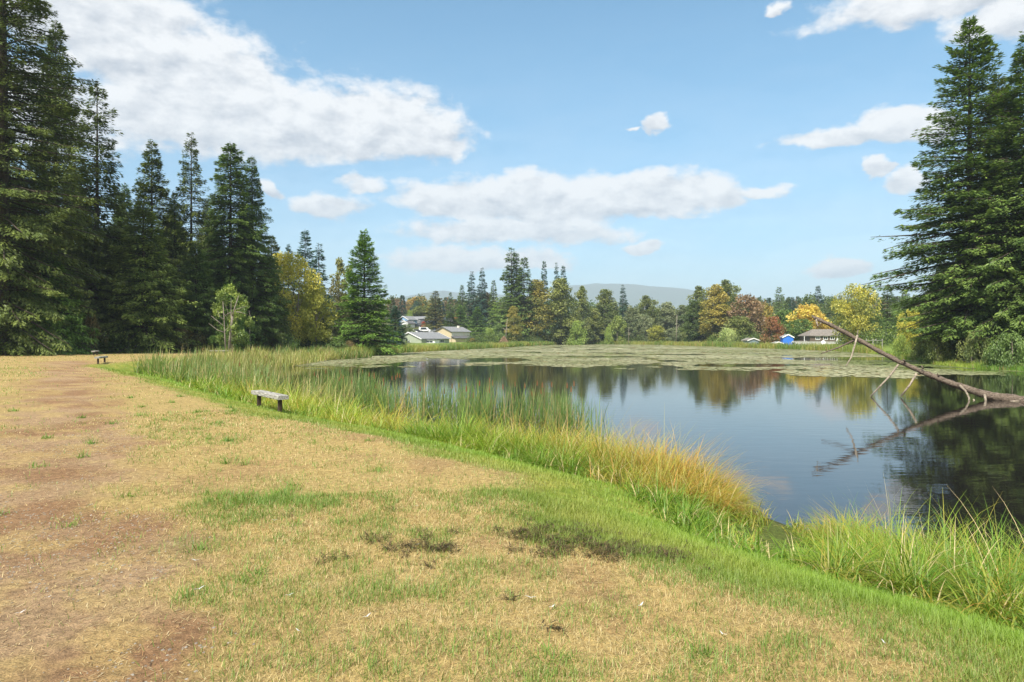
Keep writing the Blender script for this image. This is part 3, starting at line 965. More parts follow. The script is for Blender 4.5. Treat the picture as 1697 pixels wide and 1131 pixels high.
    ('far_dome', 'shrub', 1233, 556, 212, 10, *DG, "dark rounded shrub between the weeping willow and grey shed", 'shrub'),
    # ---- near right bank
    ('round_tree', 'maple_tree', 1422, 472, 150, 46, *two(GR, YE), "large round yellow green maple behind the fallen log", None),
    ('far_fir', 'fir_tree', 1470, 470, 165, 24, *MD, "green fir rising between the round maple and the big fir", None),
    ('round_tree', 'broadleaf_tree', 1506, 492, 140, 30, *GR, "mid green tree behind the smaller yellow tree", None),
    ('round_tree', 'maple_tree', 1512, 512, 114, 30, *two(YG, YE), "smaller yellow tree beside the lowest boughs of the big fir", None),
    ('round_tree', 'broadleaf_tree', 1446, 520, 152, 26, *GR, "low green tree filling the gap behind the upturned boat", None),
    ('wide_fir', 'fir_tree', 1607, 26, 71, 150, *MD, "huge spreading fir on the bank over the fallen log", None),
    ('wide_fir', 'fir_tree', 1655, 120, 80, 120, *DK, "darker fir standing in the shade behind the huge spreading fir", None),
    ('full_fir', 'fir_tree', 1702, 48, 67, 130, *MD, "big fir at the picture edge beside the huge spreading fir", None),
    ('full_fir', 'fir_tree', 1850, -30, 66, 120, *DK, "fir beyond the picture edge past the big bank firs", None),
    ('hemlock', 'hemlock_tree', 1640, 330, 78, 110, *DK, "dark dense hemlock under the boughs of the huge spreading fir", None),
    ('hemlock', 'hemlock_tree', 1730, 380, 63, 80, *MD, "lower green hemlock at the edge under the big fir", None),
    ('shrub', 'shrub', 1553, 553, 72, 27, *two(DG, OL), "rounded dark shrub by the patch of bright shore grass", 'shrub'),
    ('shrub', 'shrub', 1576, 540, 80, 22, *two(OL, YG), "yellowish shrub below the cream house", 'shrub'),
    ('arching_shrub', 'shrub', 1612, 549, 66, 34, *two(DG, OL), "dark arching shrub in the middle of the bank thicket", 'shrub'),
    ('shrub', 'shrub', 1640, 545, 68, 26, *GR, "leafy green shrub behind the dark arching shrub", 'shrub'),
    ('arching_shrub', 'shrub', 1678, 548, 60, 46, *GR, "largest green arching shrub hanging over the water", 'shrub'),
    ('shrub', 'shrub', 1527, 562, 84, 20, *OL, "low olive shrub under the smaller yellow tree", 'shrub'),
    ('shrub', 'shrub', 1494, 556, 100, 18, *LG, "light green leafy plant beside the upturned boat", 'shrub'),
    # ---- shrubs under the wood
    ('arching_shrub', 'shrub', 152, 520, 72, 30, *two(DG, BR), "brownish arching shrub at the foot of the ragged fir", 'shrub'),
    ('arching_shrub', 'shrub', 300, 542, 80, 46, *two(DG, BR), "wide brown tinged bush behind the reeds by the path end", 'shrub'),
    ('shrub', 'shrub', 345, 545, 84, 26, *two(BR, OL), "brownish bush beside the leaning pale dead trunk", 'shrub'),
    ('shrub', 'shrub', 425, 545, 96, 30, *two(DG, BR), "dull brown green bush behind the reeds under the dense fir", 'shrub'),
    ('arching_shrub', 'shrub', 475, 556, 98, 32, *GR, "low green bramble mound under the yellow maple", 'shrub'),
    ('arching_shrub', 'shrub', 560, 560, 104, 34, *GR, "low green bramble mound under the thin poplars", 'shrub'),
    ('arching_shrub', 'shrub', 620, 562, 108, 34, *two(GR, LG), "low bright bramble mound under the cone shaped spruce", 'shrub'),
    ('shrub', 'shrub', 580, 565, 104, 16, *two(OL, RU), "small rust coloured bush in front of the cone shaped spruce", 'shrub'),
    ('shrub', 'shrub', 215, 540, 77, 34, *DG, "dark bush at the foot of the light green hemlock", 'shrub'),
    ('shrub', 'shrub', 40, 548, 69, 40, *DG, "dark bush at the foot of the towering fir", 'shrub'),
    ('shrub', 'shrub', 110, 552, 70, 34, *two(DG, CD), "green bush below the fresh green cedar", 'shrub'),
    ('far_dome', 'shrub', 783, 561, 232, 9, *two(RU, OR), "orange brown bush in front of the tan house", 'shrub'),
    ('far_dome', 'shrub', 804, 560, 234, 9, *LG, "yellow green bush on the shore beside the tan house", 'shrub'),
]
for (kind, name, px, top, d, hw, ca, cb, label, cat) in TREES:
    plant(kind, name, px, top, d, hw, ca, cb, label, cat or 'tree')

# dark conifers deep in the wood: nothing in the picture tells them apart
for i, (px, top, d, hw) in enumerate([(60, 250, 92, 60), (120, 270, 95, 58), (200, 330, 104, 54), (285, 345, 108, 50), (345, 330, 110, 46), (405, 350, 112, 46), (450, 390, 118, 40), (15, 200, 98, 60),
                                      (160, 420, 88, 60), (260, 430, 96, 56), (430, 470, 108, 40), (355, 450, 100, 46), (520, 480, 124, 34), (572, 500, 128, 24)]):
    plant('hemlock' if i % 3 else 'narrow_fir', 'conifer_tree', px, top, d, hw, *DK, "dark conifer deep in the wood behind the front row of firs", 'tree', "conifers deep in the wood")
for i, (px, top, d, hw) in enumerate([(1560, 420, 96, 46), (1660, 400, 94, 60), (1745, 330, 90, 70), (1600, 470, 90, 40)]):
    plant('hemlock', 'conifer_tree', px, top, d, hw, *DK, "dark conifer filling the shade behind the big bank firs", 'tree', "conifers behind the bank firs")


def leaf_mass(name, spots, leaf, per, seed):
    """Many leaf clumps as one mass: spots rows x, y, z, radius, height, colour a, colour b."""
    g = np.random.default_rng(seed)
    Vs, Fs, Cs, off = [], [], [], 0
    for (x, y, z, r, h, ca, cb) in spots:
        d = unit(g.normal(0, 1, (per, 3)))
        d[:, 2] = np.abs(d[:, 2])
        q = (.55 + .45 * g.random(per)) * (1 + .4 * (fbm(d[:, 0] * 3 + x, d[:, 1] * 3 + d[:, 2] * 2, seed, 2) - .5))
        P = np.array((x, y, z)) + d * q[:, None] * np.array((r, r, h))
        D = unit(d + g.normal(0, .6, (per, 3)) - np.array((0, 0, .3)))
        ln = leaf * g.uniform(.6, 1.4, per)
        V, F = diamonds(P, D * ln[:, None], ln * .6, unit(d * .5 + g.normal(0, .5, (per, 3)) + np.array((0, 0, .5))))
        c = lerp(np.array(ca), np.array(cb), np.clip(g.random(per) * .8 + .25 * (g.random() - .5), 0, 1)) * g.uniform(.75, 1.25, per)[:, None]
        Vs.append(V); Fs.append(F + off); Cs.append(np.repeat(c, 4, 0))
        off += len(V)
    return make_mesh(name, np.vstack(Vs), np.vstack(Fs), {'Col': np.vstack(Cs)})


def build_far_wood():
    g = np.random.default_rng(5)
    Vs, Fs, Cs, off = [], [], [], 0
    for i in range(950):
        px = g.uniform(-60, 1760)
        d = g.uniform(345, 560) if px < 1000 else g.uniform(325, 560)
        x = (px - PX0) / FPX * d
        top = np.interp(px, [0, 640, 720, 860, 1000, 1060, 1150, 1240, 1400, 1500, 1700], [495, 492, 496, 494, 505, 510, 510, 496, 494, 488, 485]) + abs(g.normal(0, 9)) + g.choice([0, 0, -6])
        zb = float(ground(np.array([x]), np.array([d]))[0])
        H = H_CAM + (PY0 - top) / FPX * d - zb
        if H < 5:
            continue
        con = g.random() < .55
        n = 330
        if con:
            u = g.random(n) ** .8
            W = H * g.uniform(.14, .2)
            a = g.uniform(0, 6.28, n)
            q = W * (1 - u) * (.4 + .6 * g.random(n)) + .1
            P = np.stack([x + np.cos(a) * q, d + np.sin(a) * q, zb + H * (.05 + .95 * u)], 1)
            D = np.stack([np.cos(a), np.sin(a), -.4 + 0 * a], 1) * 1.3
            ca, cb = (DK, BL, DG, MD)[g.integers(4)]
            w = .6
        else:
            W = H * g.uniform(.26, .4)
            dd = unit(g.normal(0, 1, (n, 3)))
            q = (.6 + .4 * g.random(n)) * (1 + .7 * (fbm(dd[:, 0] * 3 + x, dd[:, 1] * 3 + dd[:, 2] * 3, 4, 2) - .5))
            P = np.array((x, d, zb + H * .55)) + dd * q[:, None] * np.array((W, W, H * .45))
            D = unit(dd + g.normal(0, .6, (n, 3))) * 1.2
            ca, cb = (OL, DG, GG, GR, OL, RU, GG)[g.integers(7)]
            w = .8
        V, F = diamonds(P, D, np.full(n, w), unit(g.normal(0, .6, (n, 3)) + np.array((0, -.3, .8))))
        c = lerp(np.array(ca), np.array(cb), np.clip(g.random(n), 0, 1))
        Vs.append(V); Fs.append(F + off); Cs.append(np.repeat(c, 4, 0))
        off += len(V)
    me = make_mesh("distant_wood", np.vstack(Vs), np.vstack(Fs), {'Col': np.vstack(Cs)})
    tag(link("distant_wood", me, M_GRASS), "far mixed wood on the slope behind the houses and shore trees", "wood", kind='stuff')


build_far_wood()


def build_undergrowth():
    g = np.random.default_rng(6)
    spots = []
    for i in range(230):   # foot of the wood
        px = g.uniform(-120, 640)
        d = np.interp(px, [-120, 0, 230, 300, 450, 640], [66, 68, 74, 82, 98, 110]) + g.uniform(0, 9)
        x = (px - PX0) / FPX * d
        z = float(ground(np.array([x]), np.array([d]))[0])
        ca, cb = (DG, DG, GR, BR, CD)[g.integers(5)]
        spots.append((x, d, z - .1, g.uniform(.8, 1.8), g.uniform(.7, 2.2), ca, cb))
    for i in range(460):   # foot of the far shore trees
        px = g.uniform(640, 1480)
        d = np.interp(px, [640, 700, 800, 900, 1000, 1140, 1200, 1300, 1480], [165, 215, 232, 255, 296, 286, 215, 205, 130]) + g.uniform(-3, 9)
        x = (px - PX0) / FPX * d
        if 1270 < px < 1400 or 660 < px < 780:
            continue
        s = float(shore_dist(np.array([x]), np.array([d]))[0])
        if s < 3:
            continue
        z = float(ground(np.array([x]), np.array([d]))[0])
        ca, cb = (DG, OL, GR, LG, GR)[g.integers(5)]
        spots.append((x, d, z - .1, g.uniform(1.5, 3.6), g.uniform(1.2, 4.6), ca, cb))
    for i in range(70):    # under the right bank firs
        px = g.uniform(1500, 1780)
        d = g.uniform(64, 92)
        x = (px - PX0) / FPX * d
        if float(shore_dist(np.array([x]), np.array([d]))[0]) < 4.5:
            continue
        z = float(ground(np.array([x]), np.array([d]))[0])
        ca, cb = (DG, OL, GR, CD)[g.integers(4)]
        spots.append((x, d, z - .1, g.uniform(.7, 1.6), g.uniform(.5, 1.3), ca, cb))
    me = leaf_mass("undergrowth", spots, .34, 330, 8)
    tag(link("undergrowth", me, M_GRASS), "tangled low undergrowth along the feet of the trees", "undergrowth", kind='stuff')


build_undergrowth()


# ------------------------------------------------------------------ blades: lawn, bank grass, cattails, reeds
def blades(P, h, w, az, lean, curl, segs, col, tipcol=None, taper=.75):
    n = len(P)
    V = np.zeros((n, segs + 1, 2, 3), np.float32)
    dh = np.stack([np.cos(az), np.sin(az), np.zeros(n)], 1)
    sd = np.stack([-np.sin(az), np.cos(az), np.zeros(n)], 1)
    p = P.astype(float).copy()
    C = np.zeros((n, segs + 1, 2, 3), np.float32)
    for k in range(segs + 1):
        t = k / segs
        ww = w * max(.06, (1 - t) ** taper) * .5
        V[:, k, 0] = p - sd * ww[:, None]
        V[:, k, 1] = p + sd * ww[:, None]
        c = col if tipcol is None else lerp(col, tipcol, np.full(n, t ** 1.3))
        C[:, k, 0] = c; C[:, k, 1] = c
        th = np.clip(lean + curl * (t + .5 / segs), -.2, 2.5)
        st = (h / segs)
        p = p + dh * (np.sin(th) * st)[:, None]
        p[:, 2] += np.cos(th) * st
    V = V.reshape(-1, 3)
    b = np.arange(n)[:, None] * (segs + 1) * 2 + np.arange(segs)[None, :] * 2
    F = np.stack([b, b + 1, b + 3, b + 2], -1).reshape(-1, 4)
    return V, F, C.reshape(-1, 3)


def join(parts):
    Vs, Fs, Cs, off = [], [], [], 0
    for V, F, C in parts:
        Vs.append(V); Fs.append(F + off); Cs.append(C)
        off += len(V)
    return np.vstack(Vs), np.vstack(Fs), np.vstack(Cs)


def sector(n, r0, r1, a0=-46, a1=44, g=RNG, pw=1.0):
    r = np.exp(g.uniform(math.log(r0), math.log(r1), n)) if pw == 0 else np.sqrt(g.uniform(r0 * r0, r1 * r1, n))
    a = np.radians(g.uniform(a0, a1, n))
    return r * np.sin(a), r * np.cos(a), r


def build_lawn():
    g = np.random.default_rng(101)
    parts = []
    for (n, r0, r1, segs) in ((390000, 2.3, 7.5, 2), (250000, 7.5, 17, 2), (170000, 17, 48, 1), (60000, 48, 82, 1)):
        x, y, r = sector(n, r0, r1, -52, 62 if r0 < 5 else 48, g)
        ok = (x < 12)
        x, y, r = x[ok], y[ok], r[ok]
        s = shore_dist(x, y)
        dirt, green, weed, bare = lawn_masks(x, y, s)
        q = g.random(len(x))
        keep = (s > 2.3) & (q > dirt * .78) & (g.random(len(x)) > bare * .55) & ~((x < -28) & (y > 70))
        x, y, r, s, dirt, green, weed, bare = [v[keep] for v in (x, y, r, s, dirt, green, weed, bare)]
        n = len(x)
        z = ground(x, y, s)
        isg = g.random(n) < np.clip(green * .97 + weed * .8 + .05 + .26 * sm(fbm(x * 3.2, y * 3.2, 91, 4), .46, .66), 0, 1) * (1 - .75 * dirt * (1 - weed))
        k = sm(fbm(x * 2.2, y * 2.2, 77, 3), .35, .65)
        cs = lerp(C_STRAW, C_STRAW2, np.clip(k * .5 + g.random(n) * .6, 0, 1))
        rusty = g.random(n) < .10 + .12 * bare
        cs[rusty] = np.array((.42, .24, .10)) * g.uniform(.7, 1.1, (rusty.sum(), 1))
        cg = lerp(C_LAWN, C_LAWN2, np.clip(sm(fbm(x * .8, y * .8, 88, 3), .3, .7) * .75 + g.normal(0, .2, n), 0, 1))
        cg = lerp(cg, np.array((.21, .37, .028)), (1 - sm(s, 2.7, 4.6)) * .8)
        cw = lerp(C_WEED, np.array((.20, .30, .05)), g.random(n))
        gcol = lerp(cw, cg, green)
        col = np.where(isg[:, None], gcol, cs) * g.uniform(.75, 1.22, n)[:, None]
        ln = np.where(isg, g.uniform(.035, .085, n) * (1 + .5 * weed), g.uniform(.02, .065, n))
        ln = ln * (1 + .35 * sm(r, 10, 50))
        wd = np.maximum(np.where(isg, .0042, .0034), r * .00075)
        lean = np.where(isg, g.uniform(0, .8, n), np.clip(g.normal(1.15, .35, n) + .3 * dirt, .2, 1.62))
        V, F, C = blades(np.stack([x, y, z - .004], 1), ln, wd, g.uniform(0, 6.28, n), lean, g.uniform(.1, .9, n), segs, col)
        parts.append((V, F, C))
    # coarse green tufts among the dry turf
    spots = []
    for i in range(900):
        r = math.sqrt(g.uniform(2.6 ** 2, 22 ** 2))
        a = R(g.uniform(-44, 25))
        spots.append((r * math.sin(a), r * math.cos(a)))
    for i in range(60):
        spots.append((g.normal(-2.55, .5), g.normal(6.95, .4)))
    sp = np.array(spots)
    s = shore_dist(sp[:, 0], sp[:, 1])
    d_, g_, w_, b_ = lawn_masks(sp[:, 0], sp[:, 1], s)
    sp = sp[(s > 3.5) & (g.random(len(sp)) < w_ + .06)]
    m = 34
    n = len(sp) * m
    rr = np.hypot(sp[:, 0], sp[:, 1])
    P = np.repeat(sp, m, 0) + g.normal(0, .05, (n, 2))
    z = ground(P[:, 0], P[:, 1])
    col = lerp(np.array((.085, .20, .022)), np.array((.22, .34, .05)), g.random(n))
    V, F, C = blades(np.column_stack([P, z]), g.uniform(.06, .16, n), np.maximum(.006, np.repeat(rr, m) * .0008), g.uniform(0, 6.28, n), g.uniform(.2, 1.1, n), g.uniform(.3, 1.2, n), 2, col)
    parts.append((V, F, C))
    V, F, C = join(parts)
    tag(link("grass", make_mesh("grass", V, F, {'Col': C}), M_GRASS), "mown grass, dry straw on the flat and green on the bank", "grass", kind='stuff')


build_lawn()


def build_clippings():
    """Dark scuffed clods and rotting clippings on the dry turf, a few white feathers."""
    g = np.random.default_rng(9)
    P = []
    for (cx, cy, sx, sy, n) in ((985, 892, 80, 15, 2000), (1060, 903, 45, 11, 1000), (905, 880, 45, 13, 800), (690, 912, 22, 5, 260), (725, 905, 22, 6, 240), (740, 890, 30, 8, 120), (600, 885, 40, 14, 130), (560, 935, 30, 12, 80),
                              (560, 860, 60, 20, 60), (260, 720, 10, 3, 60), (330, 725, 12, 2, 30), (830, 960, 120, 40, 90), (1130, 905, 20, 5, 160)):
        k = max(1, n // 26)
        c = np.stack([g.normal(cx, sx, k), g.normal(cy, sy, k)], 1)
        q = np.repeat(c, 26, 0) + g.normal(0, 1, (k * 26, 2)) * np.array((7, 2.8)) * g.uniform(.5, 1.5, (k * 26, 1))
        P.append(q)
    P = np.vstack(P)
    d = FPX * (H_CAM - 1.13) / (np.maximum(P[:, 1], 600) - PY0)
    x = (P[:, 0] - PX0) / FPX * d
    z = ground(x, d)
    n = len(x)
    col = lerp(np.array((.045, .036, .014)), np.array((.20, .145, .06)), g.random(n) ** 1.4)
    V, F, C = blades(np.stack([x, d, z + g.uniform(0, .035, n)], 1), g.uniform(.03, .09, n), g.uniform(.004, .011, n), g.uniform(0, 6.28, n), g.uniform(1.1, 1.7, n), g.uniform(-.3, .6, n), 2, col, taper=.4)
    tag(link("clippings", make_mesh("clippings", V, F, {'Col': C}), M_GRASS), "dark rotting grass clippings scattered on the dry turf", "clippings", kind='stuff')
    P = np.array([(585, 788), (635, 708), (338, 695), (1062, 1004), (880, 992), (608, 1028), (692, 900), (150, 858), (330, 985), (455, 865), (740, 905), (465, 800), (915, 1008), (1465, 1056), (80, 1000), (240, 690)], float)
    P = np.vstack([P + 0, np.column_stack([g.uniform(0, 1300, 12), g.uniform(680, 1120, 12)])])
    Vs, Fs, Cs, off = [], [], [], 0
    for (a, b) in P:
        dd = FPX * (H_CAM - 1.15) / (b - PY0)
        xx = (a - PX0) / FPX * dd
        s = float(shore_dist(np.array([xx]), np.array([dd]))[0])
        if s < 3.6:
            continue
        zz = float(ground(np.array([xx]), np.array([dd]))[0])
        ln = g.uniform(.02, .042)
        V, F, C = blades(np.array([[xx, dd, zz + .02]] * 2), np.array([ln, ln * .9]), np.array([ln * .3, ln * .25]), np.array([g.uniform(0, 6.28)] * 2) + np.array([0, 3.0]), np.array([1.1, 1.2]), np.array([.4, .3]), 3, np.full((2, 3), .72), taper=.5)
        Vs.append(V); Fs.append(F + off); Cs.append(C); off += len(V)
    tag(link("feathers", make_mesh("feathers", np.vstack(Vs), np.vstack(Fs), {'Col': np.vstack(Cs)}), M_GRASS), "small white bird feathers dropped on the turf", "feathers", kind='stuff')


build_clippings()


def build_litter():
    g = np.random.default_rng(13)
    x, y, r = sector(60000, 2.6, 16, -46, 30, g)
    s = shore_dist(x, y)
    dirt, green, weed, bare = lawn_masks(x, y, s)
    ok = (s > 4) & (g.random(len(x)) < np.maximum(dirt, .25 * bare) * (.35 + .65 * sm(fbm(x * 1.5, y * 1.5, 15, 3), .4, .6)))
    x, y, r, s = x[ok], y[ok], r[ok], s[ok]
    n = len(x)
    z = ground(x, y, s)
    pal = np.array([(.62, .50, .30), (.50, .37, .19), (.22, .12, .06), (.12, .075, .045), (.45, .30, .17)])
    col = pal[g.choice(5, n, p=[.34, .28, .14, .10, .14])] * g.uniform(.8, 1.2, (n, 1))
    V, F, C = blades(np.stack([x, y, z + .003], 1), g.uniform(.015, .07, n), np.maximum(g.uniform(.002, .006, n), r * .0006), g.uniform(0, 6.28, n), np.full(n, 1.5), g.uniform(-.2, .1, n), 2, col, taper=.3)
    tag(link("plant_litter", make_mesh("plant_litter", V, F, {'Col': C}), M_GRASS), "bits of straw and dry stalk strewn on the dirt track", "litter", kind='stuff')
    x, y, r = sector(26000, 2.6, 14, -46, 10, g)
    s = shore_dist(x, y)
    dirt = lawn_masks(x, y, s)[0]
    ok = g.random(len(x)) < dirt * sm(fbm(x * 1.1, y * 1.1, 19, 3), .42, .62)
    x, y, s = x[ok], y[ok], s[ok]
    n = len(x)
    z = ground(x, y, s)
    o = np.array([(1, 0, 0), (0, 1, 0), (-1, 0, 0), (0, -1, 0), (.3, .2, .6)])
    rad = g.uniform(.003, .012, n)
    V = np.stack([x, y, z], 1)[:, None] + (o[None] * g.uniform(.7, 1.3, (n, 5, 3))) * rad[:, None, None]
    b = np.arange(n)[:, None, None] * 5
    F = (b + np.array([(0, 1, 4), (1, 2, 4), (2, 3, 4), (3, 0, 4)])[None]).reshape(-1, 3)
    col = lerp(np.array((.20, .16, .12)), np.array((.48, .43, .36)), g.random(n))
    tag(link("pebbles", make_mesh("pebbles", V.reshape(-1, 3), F, {'Col': np.repeat(col, 5, 0)}), M_GRASS), "small pebbles scattered on the dirt track", "pebbles", kind='stuff')


build_litter()

GAP = px_at(1284, 876, .2)


def build_bank_grass():
    g = np.random.default_rng(55)
    parts = []
    for (cnt, r0, r1, m, segs) in ((11000, 3.6, 14, 9, 5), (14000, 14, 30, 8, 4), (18000, 30, 80, 9, 3)):
        x, y, r = sector(cnt, r0, r1, -52, 66 if r0 < 5 else 48, g)
        s = shore_dist(x, y)
        dg = seg_dist(x, y, np.array([(2.75, 7.3), GAP, (4.5, 11.6)]), False) + .74
        dens = np.where(r < 14, 1.0, np.where(r < 30, .8, .8))
        ok = (s > -.55) & (s < 3.0) & (dg > .95) & (x < 13) & (g.random(len(x)) < dens) & ~((r > 42) & (s > 2.2))
        x, y, r, s, dg = x[ok], y[ok], r[ok], s[ok], dg[ok]
        z = ground(x, y, s)
        n0 = len(x)
        mound = np.exp(-(((x - 2.7) / 2.1) ** 2 + ((y - 12.4) / 2.8) ** 2))
        hh = .48 + .58 * sm(s, 2.9, 1.0) + .26 * mound - .12 * sm(x, 3.2, 5) + (fbm(x * .9, y * .9, 15, 3) - .5) * .95
        hh = np.clip(hh, .3, 1.5)
        hh = hh * (.30 + .70 * sm(dg, .9, 2.3)) * (1 - .35 * sm(s, .4, -.6))
        c0 = sm(fbm(x * .55, y * .55, 25, 3), .42, .62)
        warm = np.clip(1.15 * mound + .75 * sm(fbm(x * .6 + 3, y * .6, 27, 3), .52, .68) * sm(y, 40, 16) - .35 * sm(s, 1.9, 2.7), 0, 1)
        warm = np.maximum(warm, .8 * np.exp(-(((x + 7.8) / .7) ** 2 + ((y - 22.5) / .8) ** 2)))
        P = np.repeat(np.stack([x, y, z], 1), m, 0)
        n = n0 * m
        P[:, :2] += g.normal(0, .07, (n, 2))
        P[:, 2] -= .05
        rep = lambda v: np.repeat(v, m)
        wv = np.clip(rep(warm) + g.normal(0, .22, n), 0, 1)
        gcol = lerp(np.array((.12, .25, .02)), np.array((.32, .41, .04)), np.clip(rep(c0) * .7 + g.random(n) * .5 - .1, 0, 1))
        ycol = lerp(np.array((.40, .37, .05)), np.array((.62, .29, .075)), g.random(n) ** 1.1)
        col = lerp(gcol, ycol, wv * .85)
        straw = g.random(n) < .07 + .08 * rep(warm)
        col[straw] = np.array((.58, .46, .22))
        col *= g.uniform(.75, 1.2, n)[:, None]
        taz = rep(g.uniform(0, 6.28, n0)) * .0 + g.uniform(0, 6.28, n)
        h = rep(hh) * g.uniform(.4, 1.05, n)
        rr = rep(r)
        w = np.maximum(.015, rr * .00115) * g.uniform(.6, 1.5, n)
        V, F, C = blades(P, h, w, taz, g.uniform(.0, .7, n), g.uniform(.5, 2.7, n), segs, col)
        parts.append((V, F, C))
    # fountain shaped tufts that round the bank into soft mounds
    for (cnt, r0, r1, m, segs) in ((2800, 3.6, 15, 150, 6), (2600, 15, 34, 70, 5), (2600, 34, 75, 34, 4)):
        x, y, r = sector(cnt, r0, r1, -52, 66 if r0 < 5 else 48, g)
        s = shore_dist(x, y)
        dg = seg_dist(x, y, np.array([(2.75, 7.3), GAP, (4.5, 11.6)]), False)
        ok = (s > -.45) & (s < 2.75) & (x < 13) & (dg > .62) & ~((r > 42) & (s > 2.2))
        x, y, r, s, dg = x[ok], y[ok], r[ok], s[ok], dg[ok]
        n0 = len(x)
        z = ground(x, y, s)
        mound = np.exp(-(((x - 2.7) / 2.1) ** 2 + ((y - 12.4) / 2.8) ** 2))
        hh = (.50 + .42 * sm(s, 2.8, 1.2) + .22 * mound) * g.uniform(.7, 1.25, n0) * (.5 + .5 * sm(dg, .6, 1.6)) * (1 + .22 * sm(r, 12, 17) * sm(s, 2.7, 1.6))
        warm = np.clip(mound * (.35 + 1.2 * fbm(x * 1.3, y * 1.3, 29, 3)) + .7 * sm(fbm(x * .6 + 3, y * .6, 27, 3), .5, .66) * sm(y, 40, 16) - .55 * sm(s, 1.7, 2.6) + g.normal(0, .24, n0), 0, 1)
        warm = np.maximum(warm, .55 * np.exp(-(((x - 5.0) / .8) ** 2 + ((y - 8.3) / .9) ** 2)))
        lush = np.clip(sm(fbm(x * .55, y * .55, 25, 3), .40, .62) + g.normal(0, .25, n0), 0, 1)
        n = n0 * m
        rep = lambda v: np.repeat(v, m)
        u = np.sqrt(g.random(n))
        a = g.uniform(0, 6.28, n)
        sp = rep(.10 + .10 * hh)
        P = np.stack([rep(x) + np.cos(a) * u * sp, rep(y) + np.sin(a) * u * sp, rep(z) - .04], 1)
        gcol = lerp(np.array((.11, .25, .018)), np.array((.31, .41, .036)), np.clip(rep(lush) * .75 + g.normal(.1, .18, n), 0, 1))
        ycol = lerp(np.array((.48, .42, .06)), np.array((.60, .24, .065)), g.random(n) ** 1.0)
        col = lerp(gcol, ycol, np.clip(rep(warm) * .9 + g.normal(0, .2, n), 0, 1) * .85)
        straw = g.random(n) < .05
        col[straw] = np.array((.62, .50, .26))
        col *= g.uniform(.78, 1.2, n)[:, None]
        h = rep(hh) * g.uniform(.6, 1.3, n) * (1.15 - .25 * u)
        w = np.maximum(.010, rep(r) * .0009) * g.uniform(.6, 1.5, n)
        parts.append(blades(P, h, w, a + g.normal(0, .95, n), .12 + .5 * u + g.normal(0, .14, n), np.where(g.random(n) < .18, g.uniform(2.0, 3.6, n), g.uniform(.6, 2.3, n)), segs, col))
    V, F, C = join(parts)
    tag(link("bank_grass", make_mesh("bank_grass", V, F, {'Col': C}), M_GRASS), "tall arching uncut grass, lime green to orange, along the near bank", "grass", kind='stuff')
    # slim flowering grass stems above the mound
    parts = []
    n = 44
    t = g.random(n)
    x = np.concatenate([g.normal(3.2, .7, n // 2), g.normal(5.2, 1.0, n - n // 2)])
    y = np.concatenate([g.normal(13.4, 1.3, n // 2), g.normal(8.6, .8, n - n // 2)])
    s = shore_dist(x, y)
    ok = (s > -.5) & (s < 2) & (seg_dist(x, y, np.array([(2.75, 7.3), GAP, (4.5, 11.6)]), False) > 1.0)
    x, y = x[ok], y[ok]
    n = len(x)
    z = ground(x, y)
    a = g.uniform(0, 6.28, n)
    parts.append(blades(np.stack([x, y, z], 1), g.uniform(.95, 1.35, n), np.full(n, .0045), a, g.uniform(0, .3, n), g.uniform(.1, .9, n), 6, np.tile((.50, .42, .22), (n, 1)), taper=.25))
    V, F, C = join(parts)
    tag(link("flowering_grass", make_mesh("flowering_grass", V, F, {'Col': C}), M_GRASS), "thin straw coloured seed stems rising above the bank grass", "grass", kind='stuff')


build_bank_grass()


